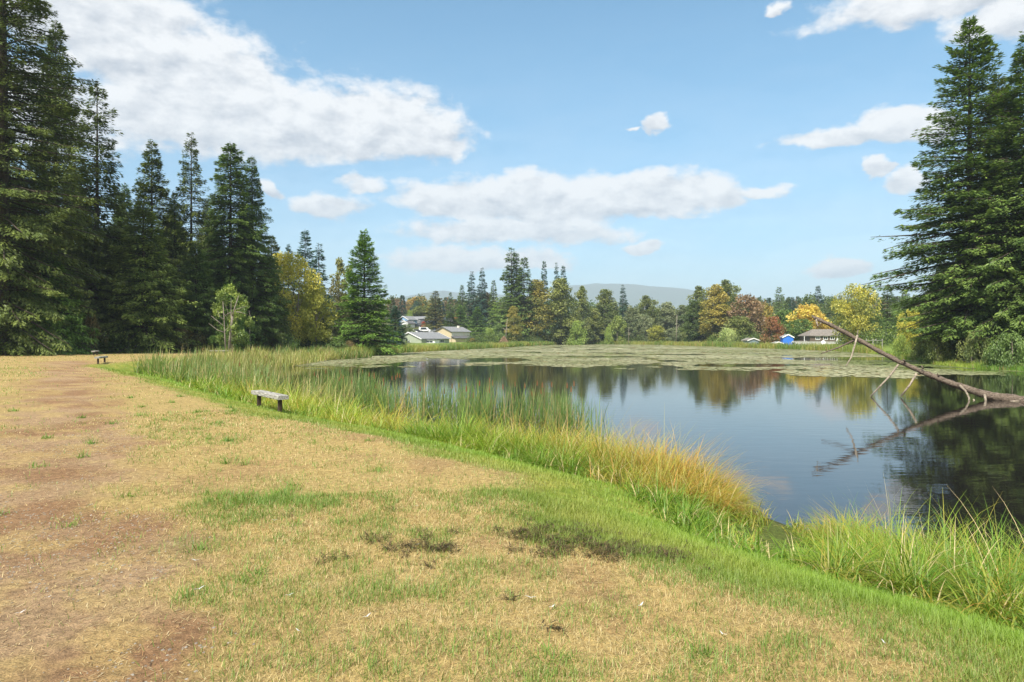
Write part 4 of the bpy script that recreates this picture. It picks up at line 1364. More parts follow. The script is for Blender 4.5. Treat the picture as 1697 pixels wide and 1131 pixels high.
def build_cattails():
    g = np.random.default_rng(77)
    pts = []
    # (px base, py base, spread px, count): stands of cattails in the shallows
    stands = [(985, 722, 14, 16), (965, 712, 10, 10), (940, 700, 26, 70), (905, 692, 30, 70), (860, 690, 26, 75), (810, 690, 30, 80), (760, 688, 30, 70), (715, 684, 30, 90),
              (660, 675, 30, 80), (615, 668, 34, 120), (560, 660, 46, 190), (930, 706, 14, 40), (790, 700, 24, 60)]
    for (a, b, sp, n) in stands:
        q = np.stack([g.normal(a, sp * .6, n), g.normal(b, 3.5, n)], 1)
        d = FPX * (H_CAM - .05) / (q[:, 1] - PY0)
        pts.append(np.stack([(q[:, 0] - PX0) / FPX * d, d], 1))
    P = np.vstack(pts)
    s = shore_dist(P[:, 0], P[:, 1])
    m = 4
    n = len(P) * m
    r = np.hypot(P[:, 0], P[:, 1])
    hgt = .75 + 1.1 * fbm(P[:, 0] * .6, P[:, 1] * .6, 3, 2)
    hgt = np.where(P[:, 0] > 2.0, 1.15, hgt)
    Q = np.repeat(P, m, 0) + g.normal(0, .06, (n, 2))
    z = np.minimum(np.maximum(ground(Q[:, 0], Q[:, 1]), -.35), .4)
    col = lerp(np.array((.085, .18, .05)), np.array((.22, .32, .07)), g.random(n))
    tan = g.random(n) < .15
    col[tan] = np.array((.48, .36, .17)) * g.uniform(.7, 1.1, (tan.sum(), 1))
    h = np.repeat(hgt, m) * g.uniform(.5, 1.15, n) - np.minimum(z, 0)
    V, F, C = blades(np.column_stack([Q, z]), h, np.maximum(.016, np.repeat(r, m) * .0009) * g.uniform(.7, 1.3, n), g.uniform(0, 6.28, n), g.uniform(0, .26, n), np.where(g.random(n) < .2, g.uniform(.6, 2.2, n), g.uniform(0, .4, n)), 5, col, taper=.55)
    parts = [(V, F, C)]
    # wide field towards the far end of the near bank
    x, y, r = sector(17000, 26, 98, -42, -4, g)
    s = shore_dist(x, y)
    k = sm(fbm(x * .3, y * .3, 31, 3), .3, .5)
    inner = sm(y, 22, 34)
    ok = (s < .9 + 1.2 * inner) & (s > -1.3 - 2.0 * inner) & (x < 1) & (g.random(len(x)) < .35 + .6 * k) & (np.hypot(x + 30, y - 69) > 3)
    x, y, r, s, k = x[ok], y[ok], r[ok], s[ok], k[ok]
    m = 8
    n = len(x) * m
    Q = np.repeat(np.stack([x, y], 1), m, 0) + g.normal(0, .1, (n, 2))
    z = np.maximum(ground(Q[:, 0], Q[:, 1]), -.3)
    kk = np.clip(np.repeat(sm(fbm(x * .25, y * .25, 35, 3), .35, .65), m) * .8 + g.normal(0, .2, n), 0, 1)
    col = lerp(np.array((.13, .22, .04)), np.array((.42, .41, .11)), kk)
    tan = g.random(n) < .22
    col[tan] = np.array((.50, .38, .17)) * g.uniform(.7, 1.1, (tan.sum(), 1))
    h = g.uniform(.8, 1.7, n) * np.repeat(.72 + .4 * k, m)
    V, F, C = blades(np.column_stack([Q, z]), h, np.maximum(.016, np.repeat(r, m) * .0008) * g.uniform(.7, 1.3, n), g.uniform(0, 6.28, n), g.uniform(0, .38, n), np.where(g.random(n) < .3, g.uniform(.6, 2.0, n), g.uniform(0, .6, n)), 4, col, taper=.55)
    parts.append((V, F, C))
    # brown seed heads
    n = 90
    idx = g.choice(len(P), 50)
    hp = np.vstack([P[idx], np.stack([x, y], 1)[g.choice(len(x), 40)]])
    zz = np.maximum(ground(hp[:, 0], hp[:, 1]), -.2)
    top = g.uniform(1.15, 1.6, n)
    st = blades(np.column_stack([hp, zz]), top, np.full(n, .014), g.uniform(0, 6.28, n), g.uniform(0, .1, n), np.zeros(n), 3, np.tile((.25, .26, .09), (n, 1)), taper=.1)
    parts.append(st)
    for a in (0, 2.1, 4.2):
        hd = blades(np.column_stack([hp, zz + top - .2]), np.full(n, .2), np.full(n, .05), np.full(n, a), np.zeros(n), np.zeros(n), 3, np.tile((.33, .16, .075), (n, 1)), taper=.15)
        parts.append(hd)
    V, F, C = join(parts)
    tag(link("cattail_reeds", make_mesh("cattail_reeds", V, F, {'Col': C}), M_GRASS), "upright green cattail reeds in the shallows along the near bank", "reeds", kind='stuff')


build_cattails()


def build_shore_reeds():
    g = np.random.default_rng(88)
    P = np.array(SHORE)
    parts = []
    n = len(P)
    for i in range(n):
        a, b = P[i], P[(i + 1) % n]
        mid = (a + b) / 2
        if not (mid[1] > 88 or (mid[0] > 40 and mid[1] > 40)):
            continue
        L = np.hypot(*(b - a))
        r = np.hypot(*mid)
        bank = mid[0] > 40 and mid[1] < 112
        wdt = 7.0 if not bank else 6.5
        cnt = int(L * wdt * (150 if bank else 60) * (70 / r) ** .6)
        t = g.random(cnt)
        q = g.uniform(-1.0 if not bank else -.4, wdt, cnt)
        nx, ny = (b - a)[1] / L, -(b - a)[0] / L
        x = a[0] + (b - a)[0] * t + nx * q
        y = a[1] + (b - a)[1] * t + ny * q
        x += g.normal(0, .3, cnt); y += g.normal(0, .3, cnt)
        s = shore_dist(x, y)
        ok = (s > -1.2) & (s < wdt + 2)
        x, y, s = x[ok], y[ok], s[ok]
        cnt = len(x)
        z = np.maximum(ground(x, y, s), -.2)
        k = np.clip(sm(fbm(x * .12, y * .12, 45, 3), .35, .65) * .8 + g.normal(0, .2, cnt), 0, 1)
        if bank:
            col = lerp(np.array((.13, .26, .025)), np.array((.33, .40, .05)), k)
            h = g.uniform(.25, .7, cnt)
        else:
            col = lerp(np.array((.15, .24, .035)), np.array((.36, .36, .075)), k)
            h = g.uniform(1.1, 1.9, cnt) * (.8 + .35 * fbm(x * .2, y * .2, 47, 2)) * (.75 + .25 * sm(s, 5, 1))
        tan = g.random(cnt) < .06
        col[tan] = np.array((.42, .26, .10))
        col *= g.uniform(.8, 1.2, cnt)[:, None]
        parts.append(blades(np.stack([x, y, z], 1), h, np.full(cnt, max(.02, r * .0006)) * g.uniform(.7, 1.4, cnt), g.uniform(0, 6.28, cnt), g.uniform(0, .25, cnt), g.uniform(0, .7, cnt), 3, col, taper=.5))
    V, F, C = join(parts)
    tag(link("shore_reeds", make_mesh("shore_reeds", V, F, {'Col': C}), M_GRASS), "band of lime green reeds along the far shore", "reeds", kind='stuff')


build_shore_reeds()


def build_lily_pads():
    g = np.random.default_rng(66)
    allP = []
    for (n, d0, d1, ra, rb) in ((60000, 34, 95, .10, .24), (42000, 95, 170, .22, .50), (20000, 170, 292, .5, 1.1)):
        d = np.sqrt(g.uniform(d0 ** 2, d1 ** 2, n))
        u = g.uniform(-.45, .80, n)
        x = u * d
        y = d
        s = shore_dist(x, y)
        px = u * FPX + PX0
        lim = np.interp(px, [300, 500, 640, 700, 780, 900, 1000, 1130, 1200, 1290, 1330, 1400, 1480, 1560, 1700], [58, 59, 60, 62, 64, 62, 62, 60, 57, 54, 46, 41, 41, 46, 50])
        cov = sm(d, lim * .97, lim * 1.16) * 1.05
        n1 = fbm(x * .16, y * .10, 12, 4)
        n2 = fbm(x * .6, y * .45, 13, 3)
        # lanes of open water
        for (cx, cy, rx, ry) in ((795, 597, 95, 4.2), (1235, 606, 90, 3.5), (1440, 595, 120, 3.2), (720, 603, 60, 4), (1010, 592, 60, 1.2), (1120, 588, 60, .9), (1400, 632, 120, 8), (1640, 634, 80, 7)):
            pyy = PY0 + FPX * H_CAM / d
            q = np.hypot((px - cx) / rx, (pyy - cy) / ry)
            cov = cov * (.14 + .86 * sm(q + (n2 - .5) * .9, .6, 1.25))
        ok = (s < -.25) & (n1 * .55 + n2 * .45 < .27 + .34 * cov) & (cov > .02)
        r = g.uniform(ra, rb, n)
        allP.append(np.stack([x, y, r], 1)[ok])
    P = np.vstack(allP)
    n = len(P)
    K = 7
    a = np.arange(K) * 2 * math.pi / K
    rad = P[:, 2][:, None] * g.uniform(.75, 1.2, (n, K))
    rot = g.uniform(0, 6.28, n)[:, None] + a[None]
    V = np.stack([P[:, 0][:, None] + np.cos(rot) * rad * 1.2, P[:, 1][:, None] + np.sin(rot) * rad, np.repeat(g.uniform(.004, .03, n)[:, None], K, 1) + g.normal(0, .002, (n, K))], -1).reshape(-1, 3)
    F = np.arange(n * K).reshape(n, K)
    k = sm(fbm(P[:, 0] * .12, P[:, 1] * .08, 19, 3), .35, .65)
    c = lerp(np.array((.26, .28, .13)), np.array((.44, .43, .27)), np.clip(k * .6 + g.random(n) * .4, 0, 1))
    br = g.random(n) < .05
    c[br] = (.30, .20, .09)
    grn = sm(P[:, 0], 30, 42) * (1 - sm(P[:, 1], 70, 95))
    c = lerp(c, np.array((.17, .23, .06)), grn * .8)
    c *= g.uniform(.85, 1.15, n)[:, None]
    tag(link("lily_pads", make_mesh("lily_pads", V, F, {'Col': np.repeat(c, K, 0)}), M_LILY), "pale green floating pads and duckweed covering the far water", "lily pads", kind='stuff')


build_lily_pads()


# ------------------------------------------------------------------ benches
def bench(px, py, length, rz, label, bury=.25, dz=0.0, seat_h=.45):
    z = 1.1
    for _ in range(6):
        x, y = px_at(px, py, z)
        z = float(ground(np.array([x]), np.array([y]))[0])
    t = empty("bench", (x, y, z + dz), rz)
    tag(t, label, "bench", "plank benches along the bank")
    rng = random.Random(px)
    me = bpy.data.meshes.new("seat")
    nx = 14
    V, F = [], []
    prof = [(-.145, -.045), (-.135, -.056), (.135, -.056), (.145, -.045), (.145, .045), (.132, .056), (-.132, .056), (-.145, .045)]
    for i in range(nx + 1):
        xx = -length / 2 + length * i / nx
        e = .012 if i in (0, nx) else 0
        for (yy, zz) in prof:
            V.append((xx, yy * (1 - e * 2) + rng.uniform(-.003, .003), seat_h - .055 + zz * (1 - e * 4) + rng.uniform(-.002, .002)))
    for i in range(nx):
        for k in range(8):
            F.append((i * 8 + k, i * 8 + (k + 1) % 8, (i + 1) * 8 + (k + 1) % 8, (i + 1) * 8 + k))
    F += [tuple(range(8)), tuple(nx * 8 + k for k in reversed(range(8)))]
    me.from_pydata(V, [], [tuple(reversed(f)) for f in F])
    me.update()
    link("seat", me, M_WOODGREY, t)
    for sx in (-1, 1):
        mb = MB()
        mb.box(sx * (length / 2 - .28) - .045, sx * (length / 2 - .28) + .045, -.05, .05, -bury - .6, seat_h - .11)
        mb.build("leg", M_POST, t, bevel=.008)
    return t


bench(446, 677, 2.35, math.atan2(1.7, -1.28), "nearest weathered grey plank bench on two dark posts above the tall bank grass", bury=.5)
bench(168, 606, 2.2, R(108), "middle plank bench by the path bend, second one along the bank", bury=.4)
bench(158, 589.5, 2.2, R(112), "plank bench farthest along the dry path, before the wood", bury=.4)
bench(363, 588, 1.7, .5, "plank bench half hidden behind the reeds under the leaning dead trunk", bury=.4, seat_h=.5)


# ------------------------------------------------------------------ fallen log in the water
def build_log():
    def w(px, py, d):
        return Vector(((px - PX0) / FPX * d, d, H_CAM + (PY0 - py) / FPX * d))
    rng = random.Random(4)
    base, tip = w(1712, 671, 30.0), w(1347, 526, 33.5)
    root = empty("fallen_log", (base.x, base.y, 0))
    tag(root, "long dead tree trunk slanting up out of the dark water", "log")
    o = Vector((base.x, base.y, 0))

    def L(v):
        return v - o
    n = 60
    pts, rad = [], []
    path = [(1712, 671), (1693, 665), (1640, 656), (1583, 639), (1521, 613), (1487, 599), (1419, 561), (1347, 525)]
    xs_ = [p[0] for p in path][::-1]
    ys_ = [p[1] for p in path][::-1]
    for i in range(n):
        t = i / (n - 1)
        px = 1712 + (1347 - 1712) * t
        p = w(px, float(np.interp(px, xs_, ys_)), 30.0 + 3.5 * t) + Vector((0, rng.uniform(-.012, .012), .02 * math.sin(t * 23) + rng.uniform(-.01, .01)))
        pts.append(L(p)); rad.append((.225 - .10 * min(1, t * 1.9) - .035 * t) * rng.uniform(.90, 1.10))
    ext = [L(base + (base - tip).normalized() * k) for k in (2.6, 1.2)]
    rad[-1] *= .6
    mb = MB()
    mb.tube(ext + pts, [.30, .27] + rad, 16, .14, rng)
    mb.build("trunk", M_DEADWOOD, root, True)

    def branch(ps, r0, r1, mat, d0, d1):
        ps = [L(w(a, b, d0 + (d1 - d0) * i / (len(ps) - 1))) for i, (a, b) in enumerate(ps)]
        m = MB()
        k = len(ps)
        m.tube(ps, [r0 + (r1 - r0) * i / (k - 1) for i in range(k)], 7, .12, rng)
        m.build("branch", mat, root, True)
    branch([(1418, 563), (1388, 577), (1361, 586)], .05, .022, M_DEADWOOD, 32.9, 32.2)
    branch([(1421, 556), (1416, 574), (1411, 592), (1402, 607)], .055, .022, M_DEADPALE, 32.7, 32.2)
    branch([(1489, 604), (1474, 624), (1458, 641), (1443, 657)], .05, .03, M_DEADPALE, 32.1, 32.4)
    branch([(1519, 619), (1508, 638), (1493, 657)], .055, .04, M_DEADPALE, 31.8, 32.0)
    branch([(1590, 639), (1600, 648), (1606, 660), (1605, 674)], .05, .035, M_DEADPALE, 31.0, 30.6)
    branch([(1613, 662), (1621, 671)], .03, .02, M_DEADPALE, 30.6, 30.4)
    branch([(1604, 671), (1630, 673), (1665, 668), (1690, 664)], .03, .05, M_DEADPALE, 30.3, 30.1)
    branch([(1632, 655), (1634, 668)], .06, .05, M_DEADPALE, 30.6, 30.4)
    branch([(1390, 548), (1391, 539)], .03, .006, M_DEADPALE, 33, 33)
    branch([(1421, 556), (1422, 547)], .035, .008, M_DEADPALE, 32.8, 32.8)
    branch([(1500, 600), (1497, 596)], .05, .03, M_DEADWOOD, 31.9, 31.8)
    branch([(1530, 612), (1527, 606)], .045, .02, M_DEADWOOD, 31.6, 31.6)
    branch([(1556, 624), (1553, 619)], .04, .02, M_DEADWOOD, 31.4, 31.4)
    branch([(1352, 529), (1355, 541), (1361, 535)], .05, .02, M_DEADPALE, 33.4, 33.3)
    branch([(1352, 529), (1345, 523)], .08, .02, M_DEADWOOD, 33.4, 33.5)


build_log()


# ------------------------------------------------------------------ leaning dead trunk, snags, brown heap
def dead_tree(name, label, d, segs_px, mat=M_BARKPALE, pick=0):
    """segs_px: list of (polyline in px, r0, r1); the first one is the stem."""
    px, py = segs_px[0][0][0]
    x0 = (px - PX0) / FPX * d
    z0 = float(ground(np.array([x0]), np.array([float(d)]))[0])
    root = empty(name, (x0, d, z0))
    tag(root, label, "dead tree")
    rng = random.Random(int(px))
    for i, (ps, r0, r1) in enumerate(segs_px):
        mb = MB()
        pts = [((a - PX0) / FPX * d - x0, rng.uniform(-.15, .15) * (k > 0), H_CAM + (PY0 - b) / FPX * d - z0) for k, (a, b) in enumerate(ps)]
        if i == 0:
            pts[0] = (0, 0, -.2)
        mb.tube(pts, [r0 + (r1 - r0) * k / (len(ps) - 1) for k in range(len(ps))], 7, .08, rng)
        mb.build("trunk" if i == 0 else "branch", mat, root, True)


dead_tree("dead_tree", "leaning broken pale trunk with thin bare branches behind the reeds", 79, [([(379, 575), (382, 550), (385, 522)], .16, .12), ([(385, 524), (390, 508), (395, 490)], .09, .03),
          ([(391, 517), (400, 518), (409, 522)], .05, .02), ([(388, 514), (399, 511), (410, 507)], .04, .015), ([(384, 518), (378, 520), (374, 525)], .04, .02)])
dead_tree("dead_tree", "thin forked grey sapling skeleton beside the leaning broken trunk", 78, [([(374, 575), (372, 550), (371, 530), (370, 500)], .09, .03), ([(371, 541), (362, 533), (350, 524)], .05, .02),
          ([(371, 551), (360, 547), (345, 536)], .05, .015), ([(371, 530), (364, 525), (360, 515)], .04, .015), ([(373, 549), (377, 543), (378, 537)], .04, .015)])
dead_tree("dead_tree", "thin crooked bare stem under the dense fir", 90, [([(415, 572), (414, 550), (416, 530), (413, 515)], .09, .04), ([(415, 535), (411, 530)], .04, .02)])
dead_tree("dead_tree", "tall pale bare snag standing among the far shore trees", 280, [([(1121, 568), (1121, 545), (1122, 522)], .2, .1), ([(1122, 545), (1126, 538)], .15, .06)])
dead_tree("dead_tree", "short thin whitish snag below the lone fir spire", 276, [([(1041, 569), (1042, 556), (1042, 543)], .13, .06), ([(1042, 556), (1045, 552)], .12, .05)])
dead_tree("dead_tree", "pale crooked snag above the brown heap on the shore", 236, [([(838, 568), (839, 545), (841, 528)], .17, .07), ([(839, 548), (833, 544)], .14, .05), ([(839, 545), (846, 548)], .12, .05)])


def build_heap():
    g = np.random.default_rng(3)
    d = 234.0
    x = (835 - PX0) / FPX * d
    z = float(ground(np.array([x]), np.array([d]))[0])
    n = 2600
    u = g.random(n) ** .7
    a = g.uniform(0, 6.28, n)
    q = 2.3 * (1 - u) * (.6 + .4 * g.random(n))
    P = np.stack([x + np.cos(a) * q, d + np.sin(a) * q, z + 2.9 * u * (.9 + .1 * g.random(n))], 1)
    D = unit(np.stack([np.cos(a) * .6, np.sin(a) * .6, -1 + g.normal(0, .3, n)], 1)) * .7
    V, F = diamonds(P - np.array((x, d, z)), D, np.full(n, .12), unit(g.normal(0, 1, (n, 3))))
    c = lerp(np.array((.20, .12, .065)), np.array((.40, .27, .16)), g.random(n))
    o = link("brushwood_heap", make_mesh("brushwood_heap", V, F, {'Col': np.repeat(c, 4, 0)}), M_GRASS)
    o.location = (x, d, z)
    tag(o, "cone shaped brown heap of dead branches on the shore", "heap")


build_heap()

# ------------------------------------------------------------------ houses
M_SIDE_GREEN = plain("sage_siding", (.33, .37, .27), .7, .06, 3)
M_SIDE_TAN = plain("tan_siding", (.52, .43, .28), .7, .06, 3)
M_CREAM = plain("cream_paint", (.74, .70, .60), .6, .05, 3)
M_WHITE = plain("white_paint", (.80, .80, .79), .55, .04, 3)
M_ROOFGREY = plain("grey_shingles", (.22, .225, .23), .85, .18, 2.5)
M_ROOFDARK = plain("dark_shingles", (.12, .12, .125), .85, .2, 2.5)
M_ROOFRED = plain("red_roofing", (.36, .12, .075), .8, .15, 2.5)
M_ROOFBROWN = plain("brown_grey_shingles", (.20, .175, .15), .85, .2, 2.5)
M_BLUE = plain("bright_blue_boards", (.035, .17, .62), .6, .08, 4)
M_TEAL = plain("teal_boards", (.05, .25, .36), .6, .1, 4)
M_TEALC = plain("teal_canvas", (.06, .42, .45), .7, .12, 5)
M_SLATE = plain("blue_grey_boards", (.20, .26, .30), .7, .1, 4)
M_DARKBLUE = plain("blue_siding", (.22, .36, .55), .7, .08, 4)
M_CHAR = plain("charcoal_siding", (.10, .105, .115), .7, .1, 4)
M_BROWN = plain("brown_siding", (.13, .10, .075), .75, .15, 4)
M_BRICK = plain("brick_red_wall", (.33, .14, .11), .85, .25, 9)
M_GLASS = plain("dark_window_glass", (.03, .04, .05), .08, .2, 2, spec=.6)
M_CONC = plain("pale_concrete", (.44, .43, .41), .9, .15, 4)
M_TYRE = plain("tyre_rubber", (.02, .02, .02), .8, .2, 8)
M_CARWHITE = plain("white_car_paint", (.78, .78, .78), .25, .02, 2, spec=.5)
M_CARDARK = plain("dark_car_paint", (.03, .033, .04), .25, .05, 2, spec=.5)
M_CARSILVER = plain("silver_car_paint", (.48, .49, .50), .25, .03, 2, spec=.5)
M_CARBLUE = plain("blue_car_paint", (.06, .15, .40), .25, .05, 2, spec=.5)
M_HULL = plain("dark_brown_hull", (.045, .025, .02), .6, .3, 4)


def zg(x, y):
    return float(ground(np.array([float(x)]), np.array([float(y)]))[0])


def window(parent, x0, x1, y, z0, z1, side, fmat, axis='x'):
    """A framed window set on a wall plane; side is the outward sign."""
    f, p = MB(), MB()
    t = .12
    if axis == 'x':
        def bx(m, a, b, c, e, o0, o1):
            ya, yb = sorted((y + side * o0, y + side * o1))
            m.box(a, b, ya, yb, c, e)
    else:
        def bx(m, a, b, c, e, o0, o1):
            ya, yb = sorted((y + side * o0, y + side * o1))
            m.box(ya, yb, a, b, c, e)
    bx(f, x0, x0 + t, z0, z1, .003, .07); bx(f, x1 - t, x1, z0, z1, .003, .07)
    bx(f, x0 + t, x1 - t, z0, z0 + t, .003, .07); bx(f, x0 + t, x1 - t, z1 - t, z1, .003, .07)
    mx = (x0 + x1) / 2
    bx(f, mx - .04, mx + .04, z0 + t, z1 - t, .003, .06)
    bx(p, x0 + t, x1 - t, z0 + t, z1 - t, .002, .03)
    w = f.build("window", fmat, parent)
    p.build("pane", M_GLASS, w)
    return w


def house(name, label, px, d, rz, W, Ln, eave, ridge, wall, roof, cat="house", wins=(), chimney=None, over=.45, base=None, hip=0.0, gable=None):
    """Gabled house: ridge along local y, front gable at y = -Ln/2. wins: (face, u0, u1, z0, z1)."""
    x = (px - PX0) / FPX * d
    z = zg(x, d) if base is None else base
    t = empty(name, (x, d, z), rz)
    tag(t, label, cat)
    hw, hl = W / 2, Ln / 2
    mb = MB()
    mb.prism([(-hw, -1.2), (hw, -1.2), (hw, eave), (0, ridge - .02), (-hw, eave)] if not hip else [(-hw, -1.2), (hw, -1.2), (hw, eave), (-hw, eave)], -hl, hl)
    mb.build("wall", wall, t)
    r = MB()
    sl = (ridge - eave) / hw
    th = .16
    if not hip:
        for sg in (-1, 1):
            pr = [(0, ridge), (sg * (hw + over), eave - sl * over), (sg * (hw + over), eave - sl * over + th), (0, ridge + th)]
            r.prism(pr if sg < 0 else pr[::-1], -hl - over, hl + over)
    else:
        e = eave + .003
        a, b = hw + over, hl + over
        r.add([(-a, -b, e), (a, -b, e), (a, b, e), (-a, b, e), (0, -b + hip, ridge), (0, b - hip, ridge), (-a, -b, e - .16), (a, -b, e - .16), (a, b, e - .16), (-a, b, e - .16)],
              [(0, 1, 4), (1, 2, 5, 4), (2, 3, 5), (3, 0, 4, 5), (6, 7, 1, 0), (7, 8, 2, 1), (8, 9, 3, 2), (9, 6, 0, 3), (9, 8, 7, 6)])
    ro = r.build("roof", roof, t)
    if not hip:
        for sy in (-1, 1):   # barge boards
            for sg in (-1, 1):
                b = MB()
                y0, y1 = sorted((sy * (hl + over + .004), sy * (hl + over + .05)))
                pr = [(sg * .004, ridge - .12), (sg * (hw + over), eave - sl * over - .12), (sg * (hw + over), eave - sl * over + th + .03), (sg * .004, ridge + th + .03)]
                b.prism(pr if sg < 0 else pr[::-1], y0, y1)
                b.build("barge_board", gable or M_WHITE, ro)
    for (face, u0, u1, z0, z1) in wins:
        if face == 'front':
            window(t, u0, u1, -hl, z0, z1, -1, M_WHITE)
        elif face == 'right':
            window(t, u0, u1, hw, z0, z1, 1, M_WHITE, 'y')
        else:
            window(t, u0, u1, -hw, z0, z1, -1, M_WHITE, 'y')
    if chimney:
        c = MB()
        cx, cy, ch = chimney
        c.box(cx - .4, cx + .4, cy - .4, cy + .4, eave, ridge + ch)
        c.build("chimney", M_CREAM, ro)
    return t


RZ = R(-38)
h1 = house("house", "low sage green house with grey gable roof behind the reeds", 702, 228, RZ, 11.2, 13, 1.75, 3.75, M_SIDE_GREEN, M_ROOFGREY, base=.75,
           wins=[('front', -1.6, .4, .3, 1.2), ('right', -4.5, -3, .4, 1.5), ('right', -1.5, .5, .4, 1.5), ('right', 2, 4, .4, 1.5)])
lt = MB(); lt.prism([(-2.2, 0), (2.2, 0), (2.2, 1.25), (-2.2, 1.25)], 0, 2.2)
pz = lt.build("porch", M_WHITE, h1); pz.location = (7.0, -4.2, 0)
window(pz, -1.6, 1.6, 0, .35, 1.1, -1, M_WHITE)
lr = MB(); lr.prism([(-2.5, 1.253), (2.5, 1.253), (2.5, 1.4), (-2.5, 1.4)], -.3, 2.4); lr.build("porch_roof", M_ROOFGREY, pz)
h2 = house("house", "two storey tan house with dark roof and chimney beside the cypress", 750, 262, RZ, 8.6, 10.5, 4.35, 6.1, M_SIDE_TAN, M_ROOFGREY, base=.75, chimney=(0.8, 2.5, .55),
           wins=[('right', -4.2, -2.8, 2.9, 4.0), ('right', -.8, .8, 2.9, 4.0), ('right', 2.6, 4.2, 2.9, 4.0), ('right', -3.2, -1.6, .4, 1.5), ('right', 1, 3, .4, 1.5)], gable=M_ROOFDARK)
pn = MB(); pn.box(4.303, 4.345, -5.2, 5.2, 2.55, 4.3); pn.build("upper_facing", M_CREAM, h2)
pr_ = MB(); pr_.prism([(4.36, 2.5), (6.6, 1.75), (6.6, 1.9), (4.36, 2.68)], -5.6, 5.6); pr_.build("lower_roof", M_ROOFDARK, h2)
pw_ = MB(); pw_.box(4.35, 6.2, -5.0, 5.0, -.6, 1.74); pw_.build("lower_wall", M_SIDE_TAN, h2)
house("house", "charcoal house with light grey roof up the slope behind the parked cars", 697, 345, R(60), 7.5, 10, 2.5, 3.7, M_CHAR, M_ROOFGREY, wins=[('front', -1, 1, .8, 1.9), ('left', -2.5, -.8, .8, 1.9)])
house("house", "blue and white house with steep gable up the slope", 676, 335, R(-30), 6, 7, 2.9, 4.5, M_DARKBLUE, M_ROOFGREY, wins=[('front', -1.2, .6, 1.5, 2.7), ('right', -1, 1, 1.2, 2.4)])
house("garage", "small white gabled garage in front of the blue and white house", 676, 318, R(-30), 4.2, 5, 2.0, 3.1, M_WHITE, M_ROOFDARK, "garage", wins=[('front', -.8, .8, .7, 1.6)])
house("house", "tall narrow grey house half hidden by the low dark conifer", 734, 300, RZ, 5.5, 8, 4.0, 5.6, M_SLATE, M_ROOFGREY, wins=[('front', -1, .8, 2.2, 3.6), ('right', -2, 0, 2.2, 3.4)])
house("house", "tan house with red roof high on the slope under the twin spires", 783, 384, R(-55), 6.5, 8, 3.2, 4.8, M_SIDE_TAN, M_ROOFRED, wins=[('front', -1, 1, 1.2, 2.4)])
house("house", "cream house showing between the conical cypresses", 772, 352, RZ, 6, 8, 3.6, 4.6, M_CREAM, M_ROOFGREY, wins=[('front', -1, 1, 1.4, 2.6)])
house("house", "cream house with pale gable beside the widest cypress", 808, 345, R(-50), 7, 10, 3.4, 4.9, M_CREAM, M_ROOFGREY, wins=[('front', -1.2, .8, 1.2, 2.3)])
h8 = house("house", "low brown house with hipped roof and white end across the water", 1368, 182, R(90), 6.5, 11.0, 2.6, 4.3, M_BROWN, M_ROOFBROWN, hip=2.4, base=.75,
           wins=[('left', 2.9, 4.1, 1.5, 2.4), ('left', .9, 2.1, 1.5, 2.4), ('left', -.9, .3, 1.5, 2.4)])
we = MB(); we.box(-3.33, -3.255, -5.3, -1.3, .95, 2.42); we.build("white_cladding", M_WHITE, h8)
house("shed", "bright blue gabled shed beside the red topped bush tree", 1304, 186, R(-10), 2.7, 3.2, 2.45, 3.15, M_BLUE, M_ROOFGREY, "shed", wins=[], over=.2, base=.45)
house("shed", "low teal lean-to shed under the red topped bush tree", 1288, 186, R(-5), 2.4, 2.4, .75, 1.15, M_TEAL, M_ROOFGREY, "shed", over=.15, base=.45)
house("shed", "grey blue shed half hidden behind the dark rounded shrub", 1244, 200, R(8), 3.4, 3.2, 1.55, 2.15, M_SLATE, M_ROOFBROWN, "shed", over=.25, base=.45)
house("shed", "low shed with mossy flat roof beside the white pole", 1325, 178, R(85), 2.2, 3.0, .95, 1.25, M_BROWN, M_ROOFBROWN, "shed", over=.15, base=.55)
house("house", "cream house glimpsed under the boughs of the huge spreading fir", 1573, 104, R(80), 3.4, 5.0, 2.4, 3.3, M_CREAM, M_ROOFBROWN, wins=[('left', -1.6, -.4, .9, 1.9), ('left', .8, 1.6, .9, 1.9)], over=.3, base=2.3)


def simple(name, label, cat, mat, px, d, fill, rz=0.0, base=None, smooth=False, bevel=0.0):
    x = (px - PX0) / FPX * d
    z = zg(x, d) if base is None else base
    mb = MB()
    fill(mb)
    o = mb.build(name, mat, None, smooth, bevel)
    o.location = (x, d, z)
    o.rotation_euler = (0, 0, rz)
    tag(o, label, cat)
    return o


simple("pole", "thin white pole beside the brown house's roof", "pole", M_WHITE, 1333, 176, lambda m: (m.tube([(0, 0, -.3), (0, 0, 2.3)], [.09, .07], 8), m.box(-.12, .12, -.1, .1, 2.3, 2.38)))
simple("dome_tent", "small white dome in front of the brown house", "dome tent", M_WHITE, 1364.5, 170, lambda m: [m.tube([(0, 0, -.1), (0, 0, .35), (0, 0, .75), (0, 0, 1.0), (0, 0, 1.12)], [.68, .66, .52, .28, .03], 16)], smooth=True)
simple("shore_wall", "long low pale grey wall along the lawn before the brown house", "wall", M_CONC, 1357, 173, lambda m: (m.box(-6.2, 6.2, -.25, .25, -.9, .86), m.box(-6.3, 6.3, -.32, .32, .863, .94)))
simple("brick_wall", "low reddish brick wall in the bank thicket", "wall", M_BRICK, 1597, 78, lambda m: (m.box(-.45, .45, -.15, .15, -.5, .42), m.box(-.5, .5, -.2, .2, .423, .5)))
dk = empty("dock", ((1449 - PX0) / FPX * 128, 128, 1.7), R(35))
tag(dk, "weathered grey wooden dock on the bank behind the log", "dock")
